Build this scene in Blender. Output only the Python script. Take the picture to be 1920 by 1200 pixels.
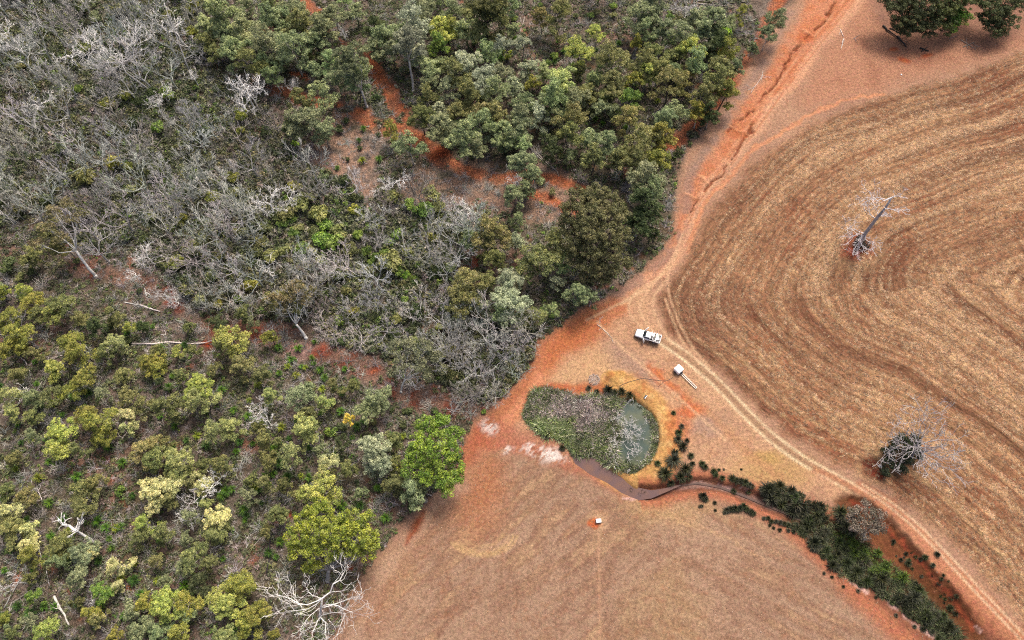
import bpy, math, random
import numpy as np
from mathutils import Matrix, Vector

# ------------------------------------------------------------------ camera, sky, sun, exposure
HC = 125.0                     # height of the drone above the paddock
FPX, CX, CY = 1280.0, 960.0, 600.0
NAD = (1000.0, 1190.0)         # where the plumb line meets the picture
scene = bpy.context.scene
LINK = scene.collection.objects.link
for o in list(bpy.data.objects):
    bpy.data.objects.remove(o)
zc = -np.array([(NAD[0]-CX)/FPX, -(NAD[1]-CY)/FPX, -1.0]); zc /= np.linalg.norm(zc)
fw = np.array([0, 0, -1.0]); yc = fw - fw.dot(zc)*zc; yc /= np.linalg.norm(yc)
xc = np.cross(yc, zc)
M = np.array([xc, yc, zc])     # camera -> world
cam_d = bpy.data.cameras.new('camera'); cam = bpy.data.objects.new('camera', cam_d); LINK(cam)
cam_d.sensor_width = 36; cam_d.lens = 24.0; cam_d.clip_end = 8000; cam_d.clip_start = 1
mw = Matrix([[*M[0], 0], [*M[1], 0], [*M[2], HC], [0, 0, 0, 1]])
cam.matrix_world = mw
scene.camera = cam

SUN_EL, SUN_AZ = 56.0, 28.0    # azimuth measured clockwise from +Y (top of the photograph)
world = bpy.data.worlds.new('World'); scene.world = world; world.use_nodes = True
wn = world.node_tree.nodes; wl = world.node_tree.links
bgn = wn['Background']; bgn.inputs['Strength'].default_value = 0.10
sky = wn.new('ShaderNodeTexSky'); sky.sky_type = 'NISHITA'; sky.sun_disc = False
sky.sun_elevation = math.radians(SUN_EL); sky.sun_rotation = math.radians(SUN_AZ)
sky.dust_density = 7.0; sky.air_density = 0.7; sky.ozone_density = 0.0
wl.new(sky.outputs[0], bgn.inputs['Color'])
sun_d = bpy.data.lights.new('sun', 'SUN'); sun_d.energy = 1.5; sun_d.angle = math.radians(16); sun_d.color = (1.0, 0.93, 0.84)
sun = bpy.data.objects.new('sun', sun_d); LINK(sun)
a, e = math.radians(SUN_AZ), math.radians(SUN_EL)
sv = Vector((math.sin(a)*math.cos(e), math.cos(a)*math.cos(e), math.sin(e)))
sun.rotation_euler = sv.to_track_quat('Z', 'Y').to_euler()
vs = scene.view_settings; vs.view_transform = 'Standard'; vs.look = 'None'; vs.gamma = 1; vs.use_curve_mapping = False
vs.exposure = 1.3
scene.render.engine = 'CYCLES'
scene.cycles.use_denoising = False; scene.cycles.filter_width = 1.15; scene.cycles.max_bounces = 6; scene.cycles.diffuse_bounces = 3

# ------------------------------------------------------------------ helpers
rng = np.random.default_rng(7)
R_ = random.Random(11)

def G(px, py, z=0.0):
    """point on the level z seen at photograph position (px, py)"""
    r = M @ np.array([(px-CX)/FPX, -(py-CY)/FPX, -1.0])
    t = (z-HC)/r[2]
    return r[0]*t, r[1]*t
def GW(pts): return np.array([G(*p) for p in pts])
def toPX(x, y, z=0.0):
    v = np.stack([x, y, (z-HC)+0*x], -1) @ M
    return CX - v[..., 0]/v[..., 2]*FPX, CY + v[..., 1]/v[..., 2]*FPX
def PPM(px, py, z=0.0):
    x, y = G(px, py, z)
    return FPX/max(1, -(np.array([x, y, z-HC]) @ M)[2])

def srgb(r, g, b, k=1.0):
    f = lambda c: ((c/255+0.055)/1.055)**2.4 if c > 10 else c/255/12.92
    return np.array([f(r)*k, f(g)*k, f(b)*k])

def hash2(ix, iy, s):
    h = (ix*374761393 + iy*668265263 + s*974711) & 0xffffffff
    h = ((h ^ (h >> 13))*1274126177) & 0xffffffff
    return ((h ^ (h >> 16)) & 0xffff)/65535.0
def vnoise(x, y, s=0):
    ix = np.floor(x).astype(np.int64); iy = np.floor(y).astype(np.int64)
    fx = x-ix; fy = y-iy
    fx = fx*fx*(3-2*fx); fy = fy*fy*(3-2*fy)
    a = hash2(ix, iy, s); b = hash2(ix+1, iy, s); c = hash2(ix, iy+1, s); d = hash2(ix+1, iy+1, s)
    return (a*(1-fx)+b*fx)*(1-fy)+(c*(1-fx)+d*fx)*fy
def fbm(x, y, sc, o=4, s=0, g=0.5):
    v = 0; a = 1; t = 0
    c, sn = 0.8, 0.6
    x = x/sc; y = y/sc
    for k in range(o):
        v = v + a*vnoise(x, y, s+k*17); t += a; a *= g
        x, y = (x*c-y*sn)*2.03+5.1, (x*sn+y*c)*2.03+1.7
    return v/t
def sst(v, a, b):
    t = np.clip((v-a)/(b-a), 0, 1); return t*t*(3-2*t)
def segdist(X, Y, P, closed=False):
    """distance to a polyline, arc length at the foot of the perpendicular"""
    best = np.full(X.shape, 1e18); arc = np.zeros(X.shape); s0 = 0
    n = len(P); rngs = range(n if closed else n-1)
    for i in rngs:
        ax, ay = P[i]; bx, by = P[(i+1) % n]
        dx, dy = bx-ax, by-ay; L2 = dx*dx+dy*dy+1e-9; L = math.sqrt(L2)
        t = np.clip(((X-ax)*dx+(Y-ay)*dy)/L2, 0, 1)
        d = (X-ax-t*dx)**2+(Y-ay-t*dy)**2
        m = d < best; best = np.where(m, d, best); arc = np.where(m, s0+t*L, arc); s0 += L
    return np.sqrt(best), arc
def inside(X, Y, P):
    c = np.zeros(X.shape, bool); n = len(P)
    for i in range(n):
        ax, ay = P[i]; bx, by = P[(i+1) % n]
        if ay == by: continue
        m = ((ay > Y) != (by > Y)) & (X < (bx-ax)*(Y-ay)/(by-ay)+ax)
        c ^= m
    return c
def smooth_line(P, n=6):
    """Catmull-Rom through the control points"""
    P = np.array(P, float); Q = []
    E = np.vstack([2*P[0]-P[1], P, 2*P[-1]-P[-2]])
    for i in range(1, len(E)-2):
        for k in range(n):
            t = k/n
            Q.append(0.5*((2*E[i])+(-E[i-1]+E[i+1])*t+(2*E[i-1]-5*E[i]+4*E[i+1]-E[i+2])*t*t+(-E[i-1]+3*E[i]-3*E[i+1]+E[i+2])*t**3))
    Q.append(P[-1]); return np.array(Q)

# materials -----------------------------------------------------------------
def mat(name, build):
    m = bpy.data.materials.new(name); m.use_nodes = True
    nt = m.node_tree; nt.nodes.clear()
    out = nt.nodes.new('ShaderNodeOutputMaterial')
    def N(t, **kw):
        n = nt.nodes.new(t)
        for k, v in kw.items():
            if k.startswith('i_'):
                n.inputs[int(k[2:]) if k[2:].isdigit() else k[2:].replace('_', ' ')].default_value = v
            else: setattr(n, k, v)
        return n
    L = lambda a, b: nt.links.new(a, b)
    nt.links.new(build(N, L), out.inputs['Surface'])
    return m
def mathn(N, L, op, a, b):
    n = N('ShaderNodeMath', operation=op)
    for i, v in enumerate((a, b)):
        if isinstance(v, (int, float)): n.inputs[i].default_value = v
        else: L(v, n.inputs[i])
    return n.outputs[0]
def leaf_shader(N, L, col, var, leaf, transl=0.28):
    hs = N('ShaderNodeHueSaturation'); L(col, hs.inputs['Color'])
    L(mathn(N, L, 'ADD', mathn(N, L, 'MULTIPLY', var, -0.045), 0.528), hs.inputs['Hue'])
    L(mathn(N, L, 'ADD', mathn(N, L, 'MULTIPLY', leaf, 0.25), 0.85), hs.inputs['Saturation'])
    v = mathn(N, L, 'MULTIPLY', mathn(N, L, 'ADD', mathn(N, L, 'MULTIPLY', var, 0.75), 0.62), mathn(N, L, 'ADD', mathn(N, L, 'MULTIPLY', leaf, 0.5), 0.75))
    L(v, hs.inputs['Value'])
    d = N('ShaderNodeBsdfPrincipled'); d.inputs['Roughness'].default_value = 0.62; d.inputs['Specular IOR Level'].default_value = 0.3
    t = N('ShaderNodeBsdfTranslucent'); L(hs.outputs[0], d.inputs['Base Color']); L(hs.outputs[0], t.inputs['Color'])
    mx = N('ShaderNodeMixShader'); mx.inputs[0].default_value = transl
    L(d.outputs[0], mx.inputs[1]); L(t.outputs[0], mx.inputs[2]); return mx.outputs[0]
def b_leaf(N, L):
    oi = N('ShaderNodeObjectInfo'); a = N('ShaderNodeAttribute', attribute_name='var'); b = N('ShaderNodeAttribute', attribute_name='leaf')
    return leaf_shader(N, L, oi.outputs['Color'], a.outputs['Fac'], b.outputs['Fac'])
def b_leaf_i(N, L):
    oi = N('ShaderNodeAttribute', attribute_name='tint', attribute_type='INSTANCER')
    a = N('ShaderNodeAttribute', attribute_name='var'); b = N('ShaderNodeAttribute', attribute_name='leaf')
    return leaf_shader(N, L, oi.outputs['Color'], a.outputs['Fac'], b.outputs['Fac'], 0.2)
def b_bark(N, L):
    oi = N('ShaderNodeObjectInfo'); tc = N('ShaderNodeTexCoord')
    n = N('ShaderNodeTexNoise'); n.inputs['Scale'].default_value = 2.2; n.inputs['Detail'].default_value = 5; L(tc.outputs['Object'], n.inputs['Vector'])
    r = N('ShaderNodeMapRange'); L(n.outputs['Fac'], r.inputs[0]); r.inputs[1].default_value = 0.3; r.inputs[2].default_value = 0.7; r.inputs[3].default_value = 0.62; r.inputs[4].default_value = 1.15
    hs = N('ShaderNodeHueSaturation'); L(oi.outputs['Color'], hs.inputs['Color']); L(r.outputs[0], hs.inputs['Value'])
    d = N('ShaderNodeBsdfPrincipled'); d.inputs['Roughness'].default_value = 0.85; d.inputs['Specular IOR Level'].default_value = 0.2
    L(hs.outputs[0], d.inputs['Base Color']); return d.outputs[0]
def b_plain(rgb, rough=0.5, metal=0.0, var=0.15, scale=6.0, spec=0.4):
    def f(N, L):
        tc = N('ShaderNodeTexCoord')
        n = N('ShaderNodeTexNoise'); n.inputs['Scale'].default_value = scale; n.inputs['Detail'].default_value = 5; L(tc.outputs['Object'], n.inputs['Vector'])
        r = N('ShaderNodeMapRange'); L(n.outputs['Fac'], r.inputs[0]); r.inputs[1].default_value = 0.3; r.inputs[2].default_value = 0.7; r.inputs[3].default_value = 1-var; r.inputs[4].default_value = 1+var*0.4
        hs = N('ShaderNodeHueSaturation'); hs.inputs['Color'].default_value = (*rgb, 1); L(r.outputs[0], hs.inputs['Value'])
        d = N('ShaderNodeBsdfPrincipled'); d.inputs['Roughness'].default_value = rough; d.inputs['Metallic'].default_value = metal; d.inputs['Specular IOR Level'].default_value = spec
        L(hs.outputs[0], d.inputs['Base Color']); return d.outputs[0]
    return f
M_leaf = mat('foliage', b_leaf); M_leaf_i = mat('undergrowth_foliage', b_leaf_i); M_bark = mat('bark', b_bark)

# mesh builder ---------------------------------------------------------------
class MB:
    def __init__(s): s.v = []; s.f = []; s.n = 0
    def add(s, v, f):
        s.v.append(np.asarray(v, float)); s.f += [tuple(i+s.n for i in q) for q in f]; s.n += len(v)
    def tube(s, pts, rad, k=5, cap=True):
        pts = np.asarray(pts, float); n = len(pts)
        t = np.gradient(pts, axis=0); t /= np.linalg.norm(t, axis=1)[:, None]+1e-9
        ref = np.array([0, 0, 1.0]) if abs(t[0][2]) < 0.9 else np.array([1.0, 0, 0])
        u = np.cross(t, ref); u /= np.linalg.norm(u, axis=1)[:, None]+1e-9; w = np.cross(t, u)
        an = np.arange(k)*2*math.pi/k
        rr = np.asarray(rad, float)[:, None, None]
        V = pts[:, None, :]+rr*(np.cos(an)[None, :, None]*u[:, None, :]+np.sin(an)[None, :, None]*w[:, None, :])
        b = s.n; F = []
        for i in range(n-1):
            for j in range(k):
                j2 = (j+1) % k; F.append((b+i*k+j, b+i*k+j2, b+(i+1)*k+j2, b+(i+1)*k+j))
        if cap:
            F.append(tuple(b+j for j in range(k))[::-1]); F.append(tuple(b+(n-1)*k+j for j in range(k)))
        s.v.append(V.reshape(-1, 3)); s.f += F; s.n += n*k
    def box(s, c, d, rot=None, taper=1.0, bev=0.0):
        x, y, z = np.array(d)/2
        if bev <= 0:
            v = np.array([(-x, -y, -z), (x, -y, -z), (x, y, -z), (-x, y, -z), (-x*taper, -y*taper, z), (x*taper, -y*taper, z), (x*taper, y*taper, z), (-x*taper, y*taper, z)])
            f = [(3, 2, 1, 0), (4, 5, 6, 7), (0, 1, 5, 4), (1, 2, 6, 5), (2, 3, 7, 6), (3, 0, 4, 7)]
        else:   # bevelled all round: four rings of eight
            b = bev; v = []
            for zz, i in ((-z, b), (-z+b, 0), (z-b, 0), (z, b)):
                a, c2 = x-i, y-i; q = b*0.9
                v += [(-a+q, -c2, zz), (a-q, -c2, zz), (a, -c2+q, zz), (a, c2-q, zz), (a-q, c2, zz), (-a+q, c2, zz), (-a, c2-q, zz), (-a, -c2+q, zz)]
            v = np.array(v); f = [tuple(range(8))[::-1], tuple(range(24, 32))]
            for r in range(3):
                for j in range(8): f.append((r*8+j, r*8+(j+1) % 8, (r+1)*8+(j+1) % 8, (r+1)*8+j))
        if rot is not None: v = v @ np.array(rot.to_matrix()).T
        s.add(v+np.array(c), f)
    def mesh(s, name, m=None, smooth=False):
        me = bpy.data.meshes.new(name)
        me.from_pydata(np.vstack(s.v).tolist() if s.v else [], [], s.f)
        if m: me.materials.append(m)
        if smooth: me.shade_smooth()
        return me
    def obj(s, name, m=None, parent=None, smooth=False):
        o = bpy.data.objects.new(name, s.mesh(name, m, smooth)); LINK(o)
        if parent: o.parent = parent
        return o

def tag(o, label=None, cat=None, group=None, kind=None):
    if label: o['label'] = label
    if cat: o['category'] = cat
    if group: o['group'] = group
    if kind: o['kind'] = kind
    return o
def empty(name, loc, rz=0, scl=(1, 1, 1)):
    o = bpy.data.objects.new(name, None); LINK(o); o.empty_display_size = 0.3
    o.location = loc; o.rotation_euler = (0, 0, rz); o.scale = scl; return o
def part(name, mesh, parent, col=None):
    o = bpy.data.objects.new(name, mesh); LINK(o); o.parent = parent
    if col is not None: o.color = (*col, 1)
    return o

# label machinery: every label is made of the look, the landmark it stands by and, last, its rank there
LAND = [((1213, 632), 'white ute'), ((1271, 695), 'white pump tank'), ((1122, 977), 'water trough'), ((1190, 800), 'pond'), ((1010, 765), 'reed bed'),
    ((1640, 420), 'tall stubble-field dead tree'), ((1730, 840), 'grey stubble-field dead tree'), ((1622, 978), 'brown-grey creek tree'),
    ((1400, 930), 'creek mouth'), ((1700, 1100), 'lower creek'), ((622, 1010), 'big lime-green gum'), ((605, 1140), 'white paddock-corner dead tree'),
    ((820, 850), 'vivid paddock-edge gum'), ((1110, 440), 'big dark rounded gum'), ((1750, 30), 'top-right corner gums'),
    ((725, 170), 'red track'), ((650, 205), 'red side track'), ((960, 330), 'orange clearing'), ((395, 640), 'red root hole'), ((320, 645), 'long fallen trunk'),
    ((572, 620), 'white forked gum'), ((170, 500), 'double-trunked white gum'), ((800, 475), 'pile of pale rocks'), ((1020, 300), 'bundle of fallen trunks'),
    ((600, 445), 'lime shrub thicket'), ((165, 1000), 'white broken stag'), ((115, 1145), 'pale hollow log'), ((655, 782), 'golden yellow bush'),
    ((917, 80), 'tall black-trunked gum'), ((1420, 110), 'red roadside track'), ((1270, 290), 'lone trackside bush'), ((460, 180), 'white coral-like dead tree'),
    ((225, 120), 'white spiky dead tree'), ((860, 400), 'white crooked dead tree'), ((930, 680), 'trackside grey dead trees'), ((40, 640), 'photo\'s left edge'),
    ((300, 10), 'photo\'s top edge'), ((100, 10), 'top left corner'), ((1240, 10), 'upper right wood edge'), ((60, 1180), 'bottom left corner'), ((400, 1190), 'photo\'s bottom edge'),
    ((30, 250), 'scrub\'s left end'), ((300, 330), 'grey scrub\'s middle'), ((480, 300), 'two white stones'), ((1610, 180), 'curved field edge'), ((760, 1030), 'red paddock-edge patch')]
ORD = ['', 'second', 'third', 'fourth', 'fifth', 'sixth', 'seventh', 'eighth', 'ninth', 'tenth', 'eleventh', 'twelfth', 'thirteenth', 'fourteenth', 'fifteenth',
       'sixteenth', 'seventeenth', 'eighteenth', 'nineteenth', 'twentieth'] + [t+'-'+u for t in ('twenty', 'thirty') for u in ('first', 'second', 'third', 'fourth', 'fifth', 'sixth', 'seventh', 'eighth', 'ninth')]
PEND = []
def want(o, look, cat, px, py, group):
    """remember a thing; label_all() writes its label once all its look-alikes are known"""
    d = [((px-q[0])**2+(py-q[1])**2, i) for i, (q, _) in enumerate(LAND)]
    d.sort(); dd, i = d[0]
    if dd < 25**2 and len(d) > 1: dd, i = d[1]
    (qx, qy), nm = LAND[i]
    dx, dy = px-qx, py-qy
    side = ('right of' if dx > 0 else 'left of') if abs(dx) > abs(dy) else ('below' if dy > 0 else 'above')
    if nm.startswith('photo') or nm.endswith('left corner') or nm == 'scrub\'s left end': side = 'near'
    PEND.append((o, look, cat, side, nm, math.sqrt(dd), group))
def label_all():
    gr = {}
    for p in PEND: gr.setdefault((p[1], p[3], p[4]), []).append(p)
    for (look, side, nm), L in gr.items():
        L.sort(key=lambda p: p[5])
        for k, p in enumerate(L):
            t = f'{look} {side} the {nm}'
            if len(L) > 1: t = f'{look} {side} the {nm}, {(ORD[k]+" nearest") if k else "nearest"} it'
            tag(p[0], t, p[2], p[6])
# ------------------------------------------------------------------ the ground: one sheet out to the horizon
K = 1/2.2
def C(r, g, b): return srgb(r, g, b, K)*np.array([0.97, 1.0, 0.99])
STEP = 0.32
gx = np.arange(-150, 152, STEP); gy = np.arange(-9, 166, STEP)
far = np.array([2, 5, 10, 18, 30, 50, 90, 160, 300, 600, 1200, 2500, 4500.])
gx = np.concatenate([gx[0]-far[::-1], gx, gx[-1]+far]); gy = np.concatenate([gy[0]-far[::-1], gy, gy[-1]+far])
X, Y = np.meshgrid(gx, gy); NX, NY = len(gx), len(gy)
X = X.ravel(); Y = Y.ravel()
near = (X > -150) & (X < 155) & (Y > -13) & (Y < 158)
n1 = fbm(X, Y, 9, 4, 1)-0.5; n2 = fbm(X, Y, 9, 4, 2)-0.5
WX = X+n1*3.2+(fbm(X, Y, 1.6, 3, 3)-0.5)*1.4; WY = Y+n2*3.2+(fbm(X, Y, 1.6, 3, 4)-0.5)*1.4
nA = fbm(X, Y, 22, 5, 5); nB = fbm(X, Y, 6, 5, 6); nC = fbm(X, Y, 2.2, 4, 7); nD = fbm(X, Y, 0.8, 2, 8)
Z = (nA-0.5)*0.25+(nC-0.5)*0.10+(nD-0.5)*0.05
COL = np.zeros((len(X), 3))
def paint(c, m):
    global COL
    m = np.clip(m, 0, 1)[:, None]; COL[:] = COL*(1-m)+np.asarray(c)*m
def near_mask(P, pad):
    P = np.asarray(P); return np.where((X > P[:, 0].min()-pad) & (X < P[:, 0].max()+pad) & (Y > P[:, 1].min()-pad) & (Y < P[:, 1].max()+pad))[0]
def line(pts, w, soft=0.5, warp=True, sm=True):
    """mask 0..1 along a polyline given in photograph points; w is its full width in photograph pixels"""
    P = GW(pts)
    if sm and len(P) > 2: P = smooth_line(P)
    wm = w/9.2/2; pad = wm+4
    i = near_mask(P, pad+4); m = np.zeros(len(X))
    x, y = (WX[i], WY[i]) if warp else (X[i], Y[i])
    d, _ = segdist(x, y, P); m[i] = 1-sst(d, wm*(1-soft), wm*(1+soft)+0.08); return m
def poly(pts, soft=1.0, warp=True, rnd=True):
    P = GW(pts)
    if rnd: P = smooth_line(np.vstack([P, P[:1]]), 4)[:-1]
    i = near_mask(P, soft+8); m = np.zeros(len(X))
    x, y = (WX[i], WY[i]) if warp else (X[i], Y[i])
    d, _ = segdist(x, y, P, True); s = np.where(inside(x, y, P), -d, d)
    m[i] = 1-sst(s, -soft, soft); return m
def blob(px, py, rx, ry=None, soft=0.5, warp=True):
    ry = ry or rx; cx, cy = G(px, py); k = PPM(px, py)
    x, y = (WX, WY) if warp else (X, Y)
    d = np.sqrt(((x-cx)/(rx/k))**2+((y-cy)/(ry/k))**2); return 1-sst(d, 1-soft, 1+soft)

# --- woodland floor: grey-brown litter over red earth
litter = C(112, 99, 90)*(1-nB[:, None])+C(156, 137, 124)*nB[:, None]
COL[:] = litter
paint(C(92, 74, 64), sst(nC, 0.5, 0.75)*0.7)
paint(C(168, 140, 122), sst(fbm(X, Y, 1.3, 3, 21), 0.55, 0.8)*0.55)
paint(C(150, 104, 84), sst(fbm(X, Y, 12, 5, 9), 0.58, 0.72)*0.45)
paint(C(180, 104, 72), sst(fbm(X, Y, 4, 4, 10), 0.70, 0.82)*0.6)
paint(C(92, 92, 66), sst(fbm(X, Y, 7, 4, 11), 0.46, 0.66)*0.5)
FEDGE = [(1560, -90), (1490, 0), (1440, 60), (1405, 110), (1385, 170), (1330, 240), (1285, 290), (1268, 360), (1262, 440), (1200, 520), (1130, 560), (1068, 595), (1012, 645), (985, 690), (948, 738), (908, 778), (880, 800), (868, 860), (850, 905), (800, 950), (745, 1000), (705, 1050), (660, 1130), (630, 1200), (560, 1330)]
OPEN = FEDGE+[(2300, 1330), (2500, 500), (2500, -200), (1800, -160)]
Pop = GW(OPEN); dop, _ = segdist(WX, WY, Pop, True); sop = np.where(inside(WX, WY, Pop), -dop, dop)
sop_raw = np.where(inside(X, Y, Pop), -segdist(X, Y, Pop, True)[0], 1.0)
m_open = 1-sst(sop, -0.8, 1.6)
# inner red tracks and pink clearings
clear = poly([(590, 235), (650, 215), (700, 232), (712, 300), (700, 390), (640, 330), (580, 300)], 1.5)*1.0
clear = np.maximum(clear, poly([(860, 300), (930, 300), (1040, 320), (1100, 350), (1080, 410), (1000, 420), (900, 380), (820, 400), (760, 370), (770, 320)], 2)*0.9)
paint(C(186, 148, 126), clear*sst(nC, 0.28, 0.6)*0.9)
dry = line([(150, 495), (240, 530), (330, 570), (420, 615), (520, 632), (600, 655), (690, 690), (760, 735), (850, 765), (920, 775)], 42, 0.6)
paint(C(164, 122, 104), dry*0.85*sst(nB, 0.25, 0.55))
paint(C(150, 78, 58), dry*sst(nC, 0.5, 0.7)*0.8)
red = np.zeros(len(X))
for pts, w in (([(545, -30), (565, 0), (585, 18)], 28), ([(690, 108), (712, 150), (735, 190), (752, 222), (765, 250), (800, 275), (835, 298)], 36),
               ([(835, 298), (870, 318), (920, 328), (980, 332), (1040, 342), (1100, 352)], 24), ([(515, 168), (560, 186), (620, 200), (670, 215), (725, 240)], 32),
               ([(995, 368), (1040, 382), (1075, 402)], 20), ([(1470, -20), (1440, 40), (1405, 105), (1350, 190), (1300, 240), (1262, 275)], 30),
               ([(600, 45), (640, 80)], 14), ([(545, 140), (570, 145)], 16)):
    red = np.maximum(red, line(pts, w, 0.45))
red *= sst(fbm(X, Y, 4, 4, 12), 0.24, 0.46)
paint(C(204, 112, 70), red*(0.45+0.6*nC)); paint(C(150, 106, 84), red*sst(fbm(X, Y, 1.8, 3, 22), 0.5, 0.7)*0.6)
paint(C(232, 150, 108), red*sst(nD, 0.6, 0.85)*0.6)
for px, py, r, c in ((140, 50, 13, (150, 70, 62)), (75, 22, 9, (190, 95, 50)), (68, 46, 10, (196, 92, 52)), (180, 55, 16, (176, 96, 66)), (165, 48, 14, (170, 90, 66)), (275, 20, 9, (190, 92, 60)),
                     (320, 70, 9, (190, 90, 60)), (350, 60, 26, (165, 110, 92)), (455, 200, 18, (150, 72, 58)), (460, 215, 12, (160, 70, 56)), (480, 160, 18, (150, 92, 78)), (395, 642, 10, (206, 92, 50)),
                     (480, 240, 14, (130, 70, 62)), (355, 248, 7, (190, 92, 60)), (370, 270, 10, (160, 90, 72)), (185, 470, 18, (130, 66, 66)), (600, 330, 14, (190, 110, 80)), (500, 340, 14, (160, 74, 56)),
                     (700, 690, 14, (186, 96, 66)), (560, 655, 26, (190, 150, 140)), (600, 660, 18, (176, 96, 74)), (330, 575, 18, (170, 98, 80)), (830, 290, 16, (170, 84, 54)), (890, 500, 16, (160, 80, 56)),
                     (815, 475, 14, (170, 84, 60)), (60, 300, 18, (120, 76, 72)), (10, 320, 14, (150, 120, 116)), (240, 1110, 12, (196, 116, 80)), (520, 965, 16, (196, 104, 66)), (85, 1070, 18, (180, 124, 98)),
                     (45, 1085, 10, (200, 116, 80)), (160, 860, 40, (176, 132, 112)), (110, 830, 24, (170, 124, 104)), (470, 830, 22, (170, 120, 100)), (1345, 90, 12, (176, 112, 84)), (1060, 80, 24, (160, 124, 106)),
                     (1150, 60, 30, (166, 128, 112)), (1190, 85, 20, (172, 124, 100)), (470, 405, 6, (206, 120, 66)), (605, 1195, 20, (190, 140, 116)), (655, 1060, 10, (176, 92, 60))):
    paint(C(*c), blob(px, py, r, r*0.75, 0.6)*0.9*sst(nC, 0.2, 0.5))
paint(C(206, 160, 132), line([(960, 20), (985, 60), (1000, 110), (1022, 150), (1048, 200)], 6, 0.6)*0.85)

# --- open ground between the wood and the crop
paint(C(176, 134, 112)*(1-nB[:, None])+C(204, 158, 128)*nB[:, None], m_open)
paint(C(186, 140, 112), m_open*sst(nC, 0.5, 0.7)*0.5)
m_pink = poly([(1640, -80), (1760, -80), (2100, -80), (2100, 30), (1900, 95), (1700, 150), (1560, 200), (1500, 190), (1560, 80)], 3)*m_open
paint(C(200, 142, 112), m_pink*0.8); paint(C(172, 116, 92), m_pink*sst(nB, 0.5, 0.7)*0.6)
# earthen track by the wood edge
ot = poly([(1530, -60), (1610, -60), (1600, 0), (1540, 90), (1475, 170), (1400, 260), (1330, 350), (1292, 420), (1270, 480), (1225, 530), (1150, 575), (1068, 602), (1150, 556), (1210, 515), (1262, 440), (1280, 360), (1330, 290), (1385, 210), (1440, 130), (1490, 50)], 1.6)
paint(C(226, 146, 106), ot*(0.55+0.45*nB)); paint(C(210, 126, 84), ot*sst(nC, 0.42, 0.62)*0.55)
tr2 = line([(1640, -40), (1570, 50), (1505, 130), (1440, 215), (1385, 285), (1330, 355), (1296, 425), (1262, 490), (1210, 530)], 20, 0.9)
paint(C(236, 180, 144), tr2*0.75*(0.6+0.6*nB))
for k, off in enumerate((-14, -6, 2, 9, 16)):
    ln = line([(1620+off, -40), (1540+off, 60), (1470+off, 150), (1405+off, 240), (1345+off, 325), (1300+off, 395), (1270+off, 460), (1225+off, 515)], 2.6, 0.8, False)
    paint(C(240, 178, 138) if k % 2 else C(196, 116, 78), ln*0.55*sst(fbm(X, Y, 5, 3, 60+k), 0.35, 0.6)); Z -= ln*0.05
edge_l = line([(1480, 20), (1420, 130), (1370, 215), (1310, 300), (1285, 360), (1272, 440), (1215, 515), (1140, 562)], 22, 0.8)
paint(C(170, 138, 124), edge_l*0.7*sst(nC, 0.3, 0.55))
gully = np.maximum(line([(1565, -10), (1553, 20), (1535, 48), (1522, 62), (1508, 76), (1480, 108), (1458, 145), (1430, 190), (1400, 218), (1370, 238), (1362, 250)], 3.8, 0.5, True),
                   line([(1412, 230), (1395, 262), (1375, 292), (1350, 332), (1330, 352), (1308, 378), (1290, 402)], 3.8, 0.5, True))
gully *= sst(fbm(X, Y, 1.6, 3, 30), 0.3, 0.48)
Z -= gully*0.55; paint(C(140, 72, 48), gully*0.85)
for pts in ([(1364, 234), (1380, 248), (1402, 258)], [(1502, 58), (1528, 70)], [(1308, 330), (1332, 346)], [(1278, 366), (1300, 376)]):
    ln = line(pts, 5, 0.6); Z += ln*0.3; paint(C(240, 176, 134), ln*0.7)
paint(C(208, 118, 76), poly([(1365, 236), (1402, 262), (1370, 262), (1355, 250)], 0.5)*0.6); paint(C(208, 112, 70), poly([(1500, 60), (1530, 70), (1520, 84), (1495, 76)], 0.5)*0.7)
paint(C(150, 112, 96), poly([(1640, 40), (1700, 70), (1800, 80), (1920, 70), (1990, -20), (1700, -90), (1630, -40)], 3)*(.5+.4*nC)); paint(C(200, 100, 56), np.maximum(blob(1695, 112, 9), np.maximum(blob(1735, 106, 12, 5), blob(1680, 90, 10, 6)))*0.8)
# field edge track
fe = line([(1655, 176), (1600, 190), (1530, 215), (1470, 243), (1420, 275), (1375, 320), (1335, 372), (1308, 420), (1290, 470)], 8, 0.6)
paint(C(232, 158, 116), fe*0.75); Z -= fe*0.06

# --- stubble field: swaths run parallel to its boundary
FB = [(2450, -60), (2100, 25), (1900, 92), (1800, 132), (1700, 158), (1620, 183), (1530, 218), (1470, 250), (1410, 296), (1362, 345), (1318, 400), (1285, 455), (1250, 512), (1228, 552), (1228, 600), (1262, 648), (1330, 700), (1425, 786), (1512, 852), (1620, 908), (1722, 982), (1830, 1092), (1960, 1235), (2050, 1330)]
PFB = smooth_line(GW(FB), 4)
polyF = np.vstack([PFB, GW([(2500, 1330), (2900, 500)])])
dF, aF = segdist(X+n1*0.8, Y+n2*0.8, PFB)
inF = inside(X, Y, polyF)
m_fld = np.where(inF, sst(dF+(nC-.5)*2.5, 0.3, 3.4), 0.0)
ap = int(np.argmin(PFB[:, 0]-PFB[:, 1]*0.0)); d1, _ = segdist(X+n1*0.8, Y+n2*0.8, PFB[:ap+1]); d2, _ = segdist(X+n1*0.8, Y+n2*0.8, PFB[ap:])
kk = 1.5+sst(dF, 4, 30)*3.0; dsm = np.minimum(d1, d2)-kk*np.log1p(np.exp(-np.abs(d1-d2)/kk))
dd = np.where(dF < 3000, dsm, dF)+(fbm(X, Y, 18, 3, 40)-0.5)*2.4
def n1d(d, per, s): return vnoise(d/per, aF/55.0+0*d, s)
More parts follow.
